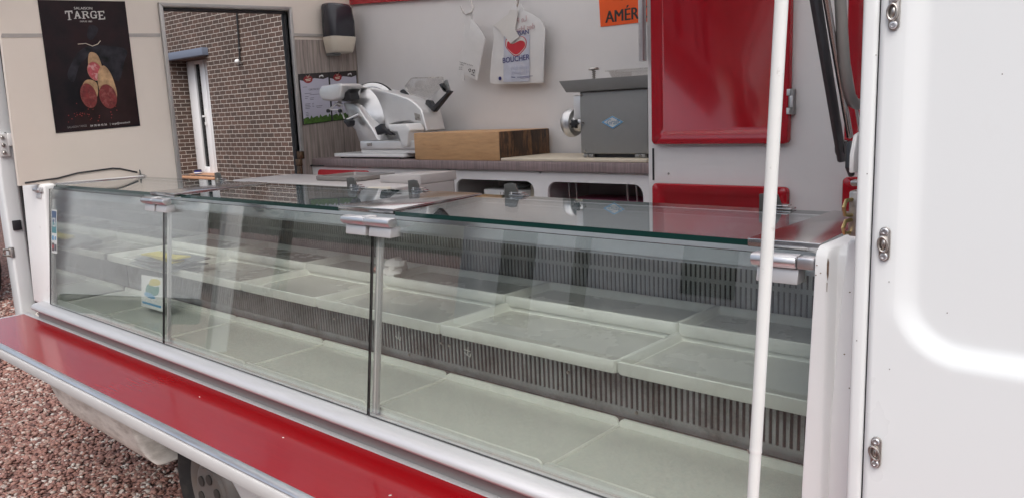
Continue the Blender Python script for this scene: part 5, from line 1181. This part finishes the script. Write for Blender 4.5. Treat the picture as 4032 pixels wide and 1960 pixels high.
m.text('Ce sac', frame((q[2][0], 2.6615, q[2][1]-.004), (1, 0, -.1), (0, 0, 1)), .0078, .01); m.text('est tri\u00e9', frame((q[2][0], 2.6615, q[2][1]-.013), (1, 0, -.1), (0, 0, 1)), .0078, .01)
def ring_mark(m, cx, cz, r, y, n=3):
    f = FY(y)
    for i in range(n):
        a0 = math.pi/2+i*2*math.pi/n; 
        p = [(cx+r*math.cos(a0+t), cz+r*math.sin(a0+t)) for t in (.25, 1.05, 1.75)]; p2 = [(cx+r*.55*math.cos(a0+t), cz+r*.55*math.sin(a0+t)) for t in (1.75, 1.05, .25)]
        m.plate(f, p+p2, 0, .0004)
ring_mark(m, q[3][0], q[3][1]-.003, .009, 2.661); ring_mark(m, q[4][0], q[4][1]-.001, .010, 2.661)
a, c = q[5], q[6]; m.plate(FY(2.661), [a, c, (c[0], c[1]+.003), (a[0], a[1]+.003)], 0, .0004); build('black_print', m, ink, b1, smooth=False)
b2_ = thing('carrier_bag', 'wide white butcher carrier bag with red heart and blue lettering', 'bag', (-2.3, 2.68, .14))
build('film', sheet_bag(BK['bag2'], 2.690, .006, 5, .004), bagm, b2_)
m = MB(); m.plate(FY(2.6848), BK['bag2blue'], 0, .0004); build('blue_panel', m, faded, b2_, smooth=False)
m = MB(); m.plate(FY(2.6842), smooth_poly(BK['heart'], 4), 0, .0004); build('heart_outline', m, heartm, b2_, smooth=False)
def shrink(P, s_, dz=0):
    cx = sum(p[0] for p in P)/len(P); cz2 = sum(p[1] for p in P)/len(P); return [(cx+(p[0]-cx)*s_, cz2+(p[1]-cz2)*s_+dz) for p in P]
m = MB(); m.plate(FY(2.6836), smooth_poly(shrink(BK['heart'], .93, .0), 4), 0, .0004); build('heart_gap', m, gwhite, b2_, smooth=False)
m = MB(); m.plate(FY(2.6830), smooth_poly(BK['heart2'], 4), 0, .0004); build('heart', m, heartm, b2_, smooth=False)
q = BK['b2text']; m = MB()
m.text('BOUCHER', frame((q[0][0], 2.6834, q[0][1]), (1, 0, .03), (0, 0, 1)), .0335, .012, sx=1.02); m.text('ARTISAN', frame((q[3][0], 2.6834, q[3][1]), (1, 0, .03), (0, 0, 1)), .029, .010, 'RIGHT', sx=1.05)
m.plate(FY(2.6834), circ(q[9][0], q[9][1], .0085, 16), 0, .0004)
for (p0, p1, hh) in ((q[10], (q[11][0]-.10, q[11][1]+.0), .003), (q[11], (q[11][0]-.088, q[11][1]-.001), .0018), ((q[11][0]-.02, q[11][1]-.006), (q[11][0]-.07, q[11][1]-.006), .0016)):
    m.plate(FY(2.6834), [p0, p1, (p1[0], p1[1]-hh), (p0[0], p0[1]-hh)], 0, .0004)
build('navy_lettering', m, navy, b2_, smooth=False)
m = MB(); m.text('Le Pay', frame((q[6][0]+.005, 2.6836, q[6][1]-.002), (-1, 0, -.12), (0, 0, 1)), .034, .01, h=-.0006); m.text('des Hau', frame((q[8][0]-.01, 2.6836, q[8][1]-.008), (-1, 0, -.08), (0, 0, 1)), .034, .01, h=-.0006); build('mirrored_pink_print', m, pinkink, b2_, smooth=False)
m = MB(); fm_ = M('faded_blue_ink', (.40, .42, .53), .5); m.text('savoir faire', frame((q[13][0]+.005, 2.6842, q[12][1]-.012), (-1, 0, 0), (0, 0, 1)), .024, .006, h=-.0006); m.text('et la qualit\u00e9', frame((q[13][0]+.005, 2.6842, q[13][1]+.002), (-1, 0, 0), (0, 0, 1)), .022, .006, h=-.0006); build('faded_print', m, fm_, b2_, smooth=False)
m = MB(); P_ = BK['bag2f']; m.rings([[(a, 2.6815-.004*abs(math.sin(a*31+c*17)), c) for a, c in P_], [(a, 2.680-.004*abs(math.sin(a*31+c*17)), c) for a, c in P_]]); build('folded_flap', m, gwhite, b2_)
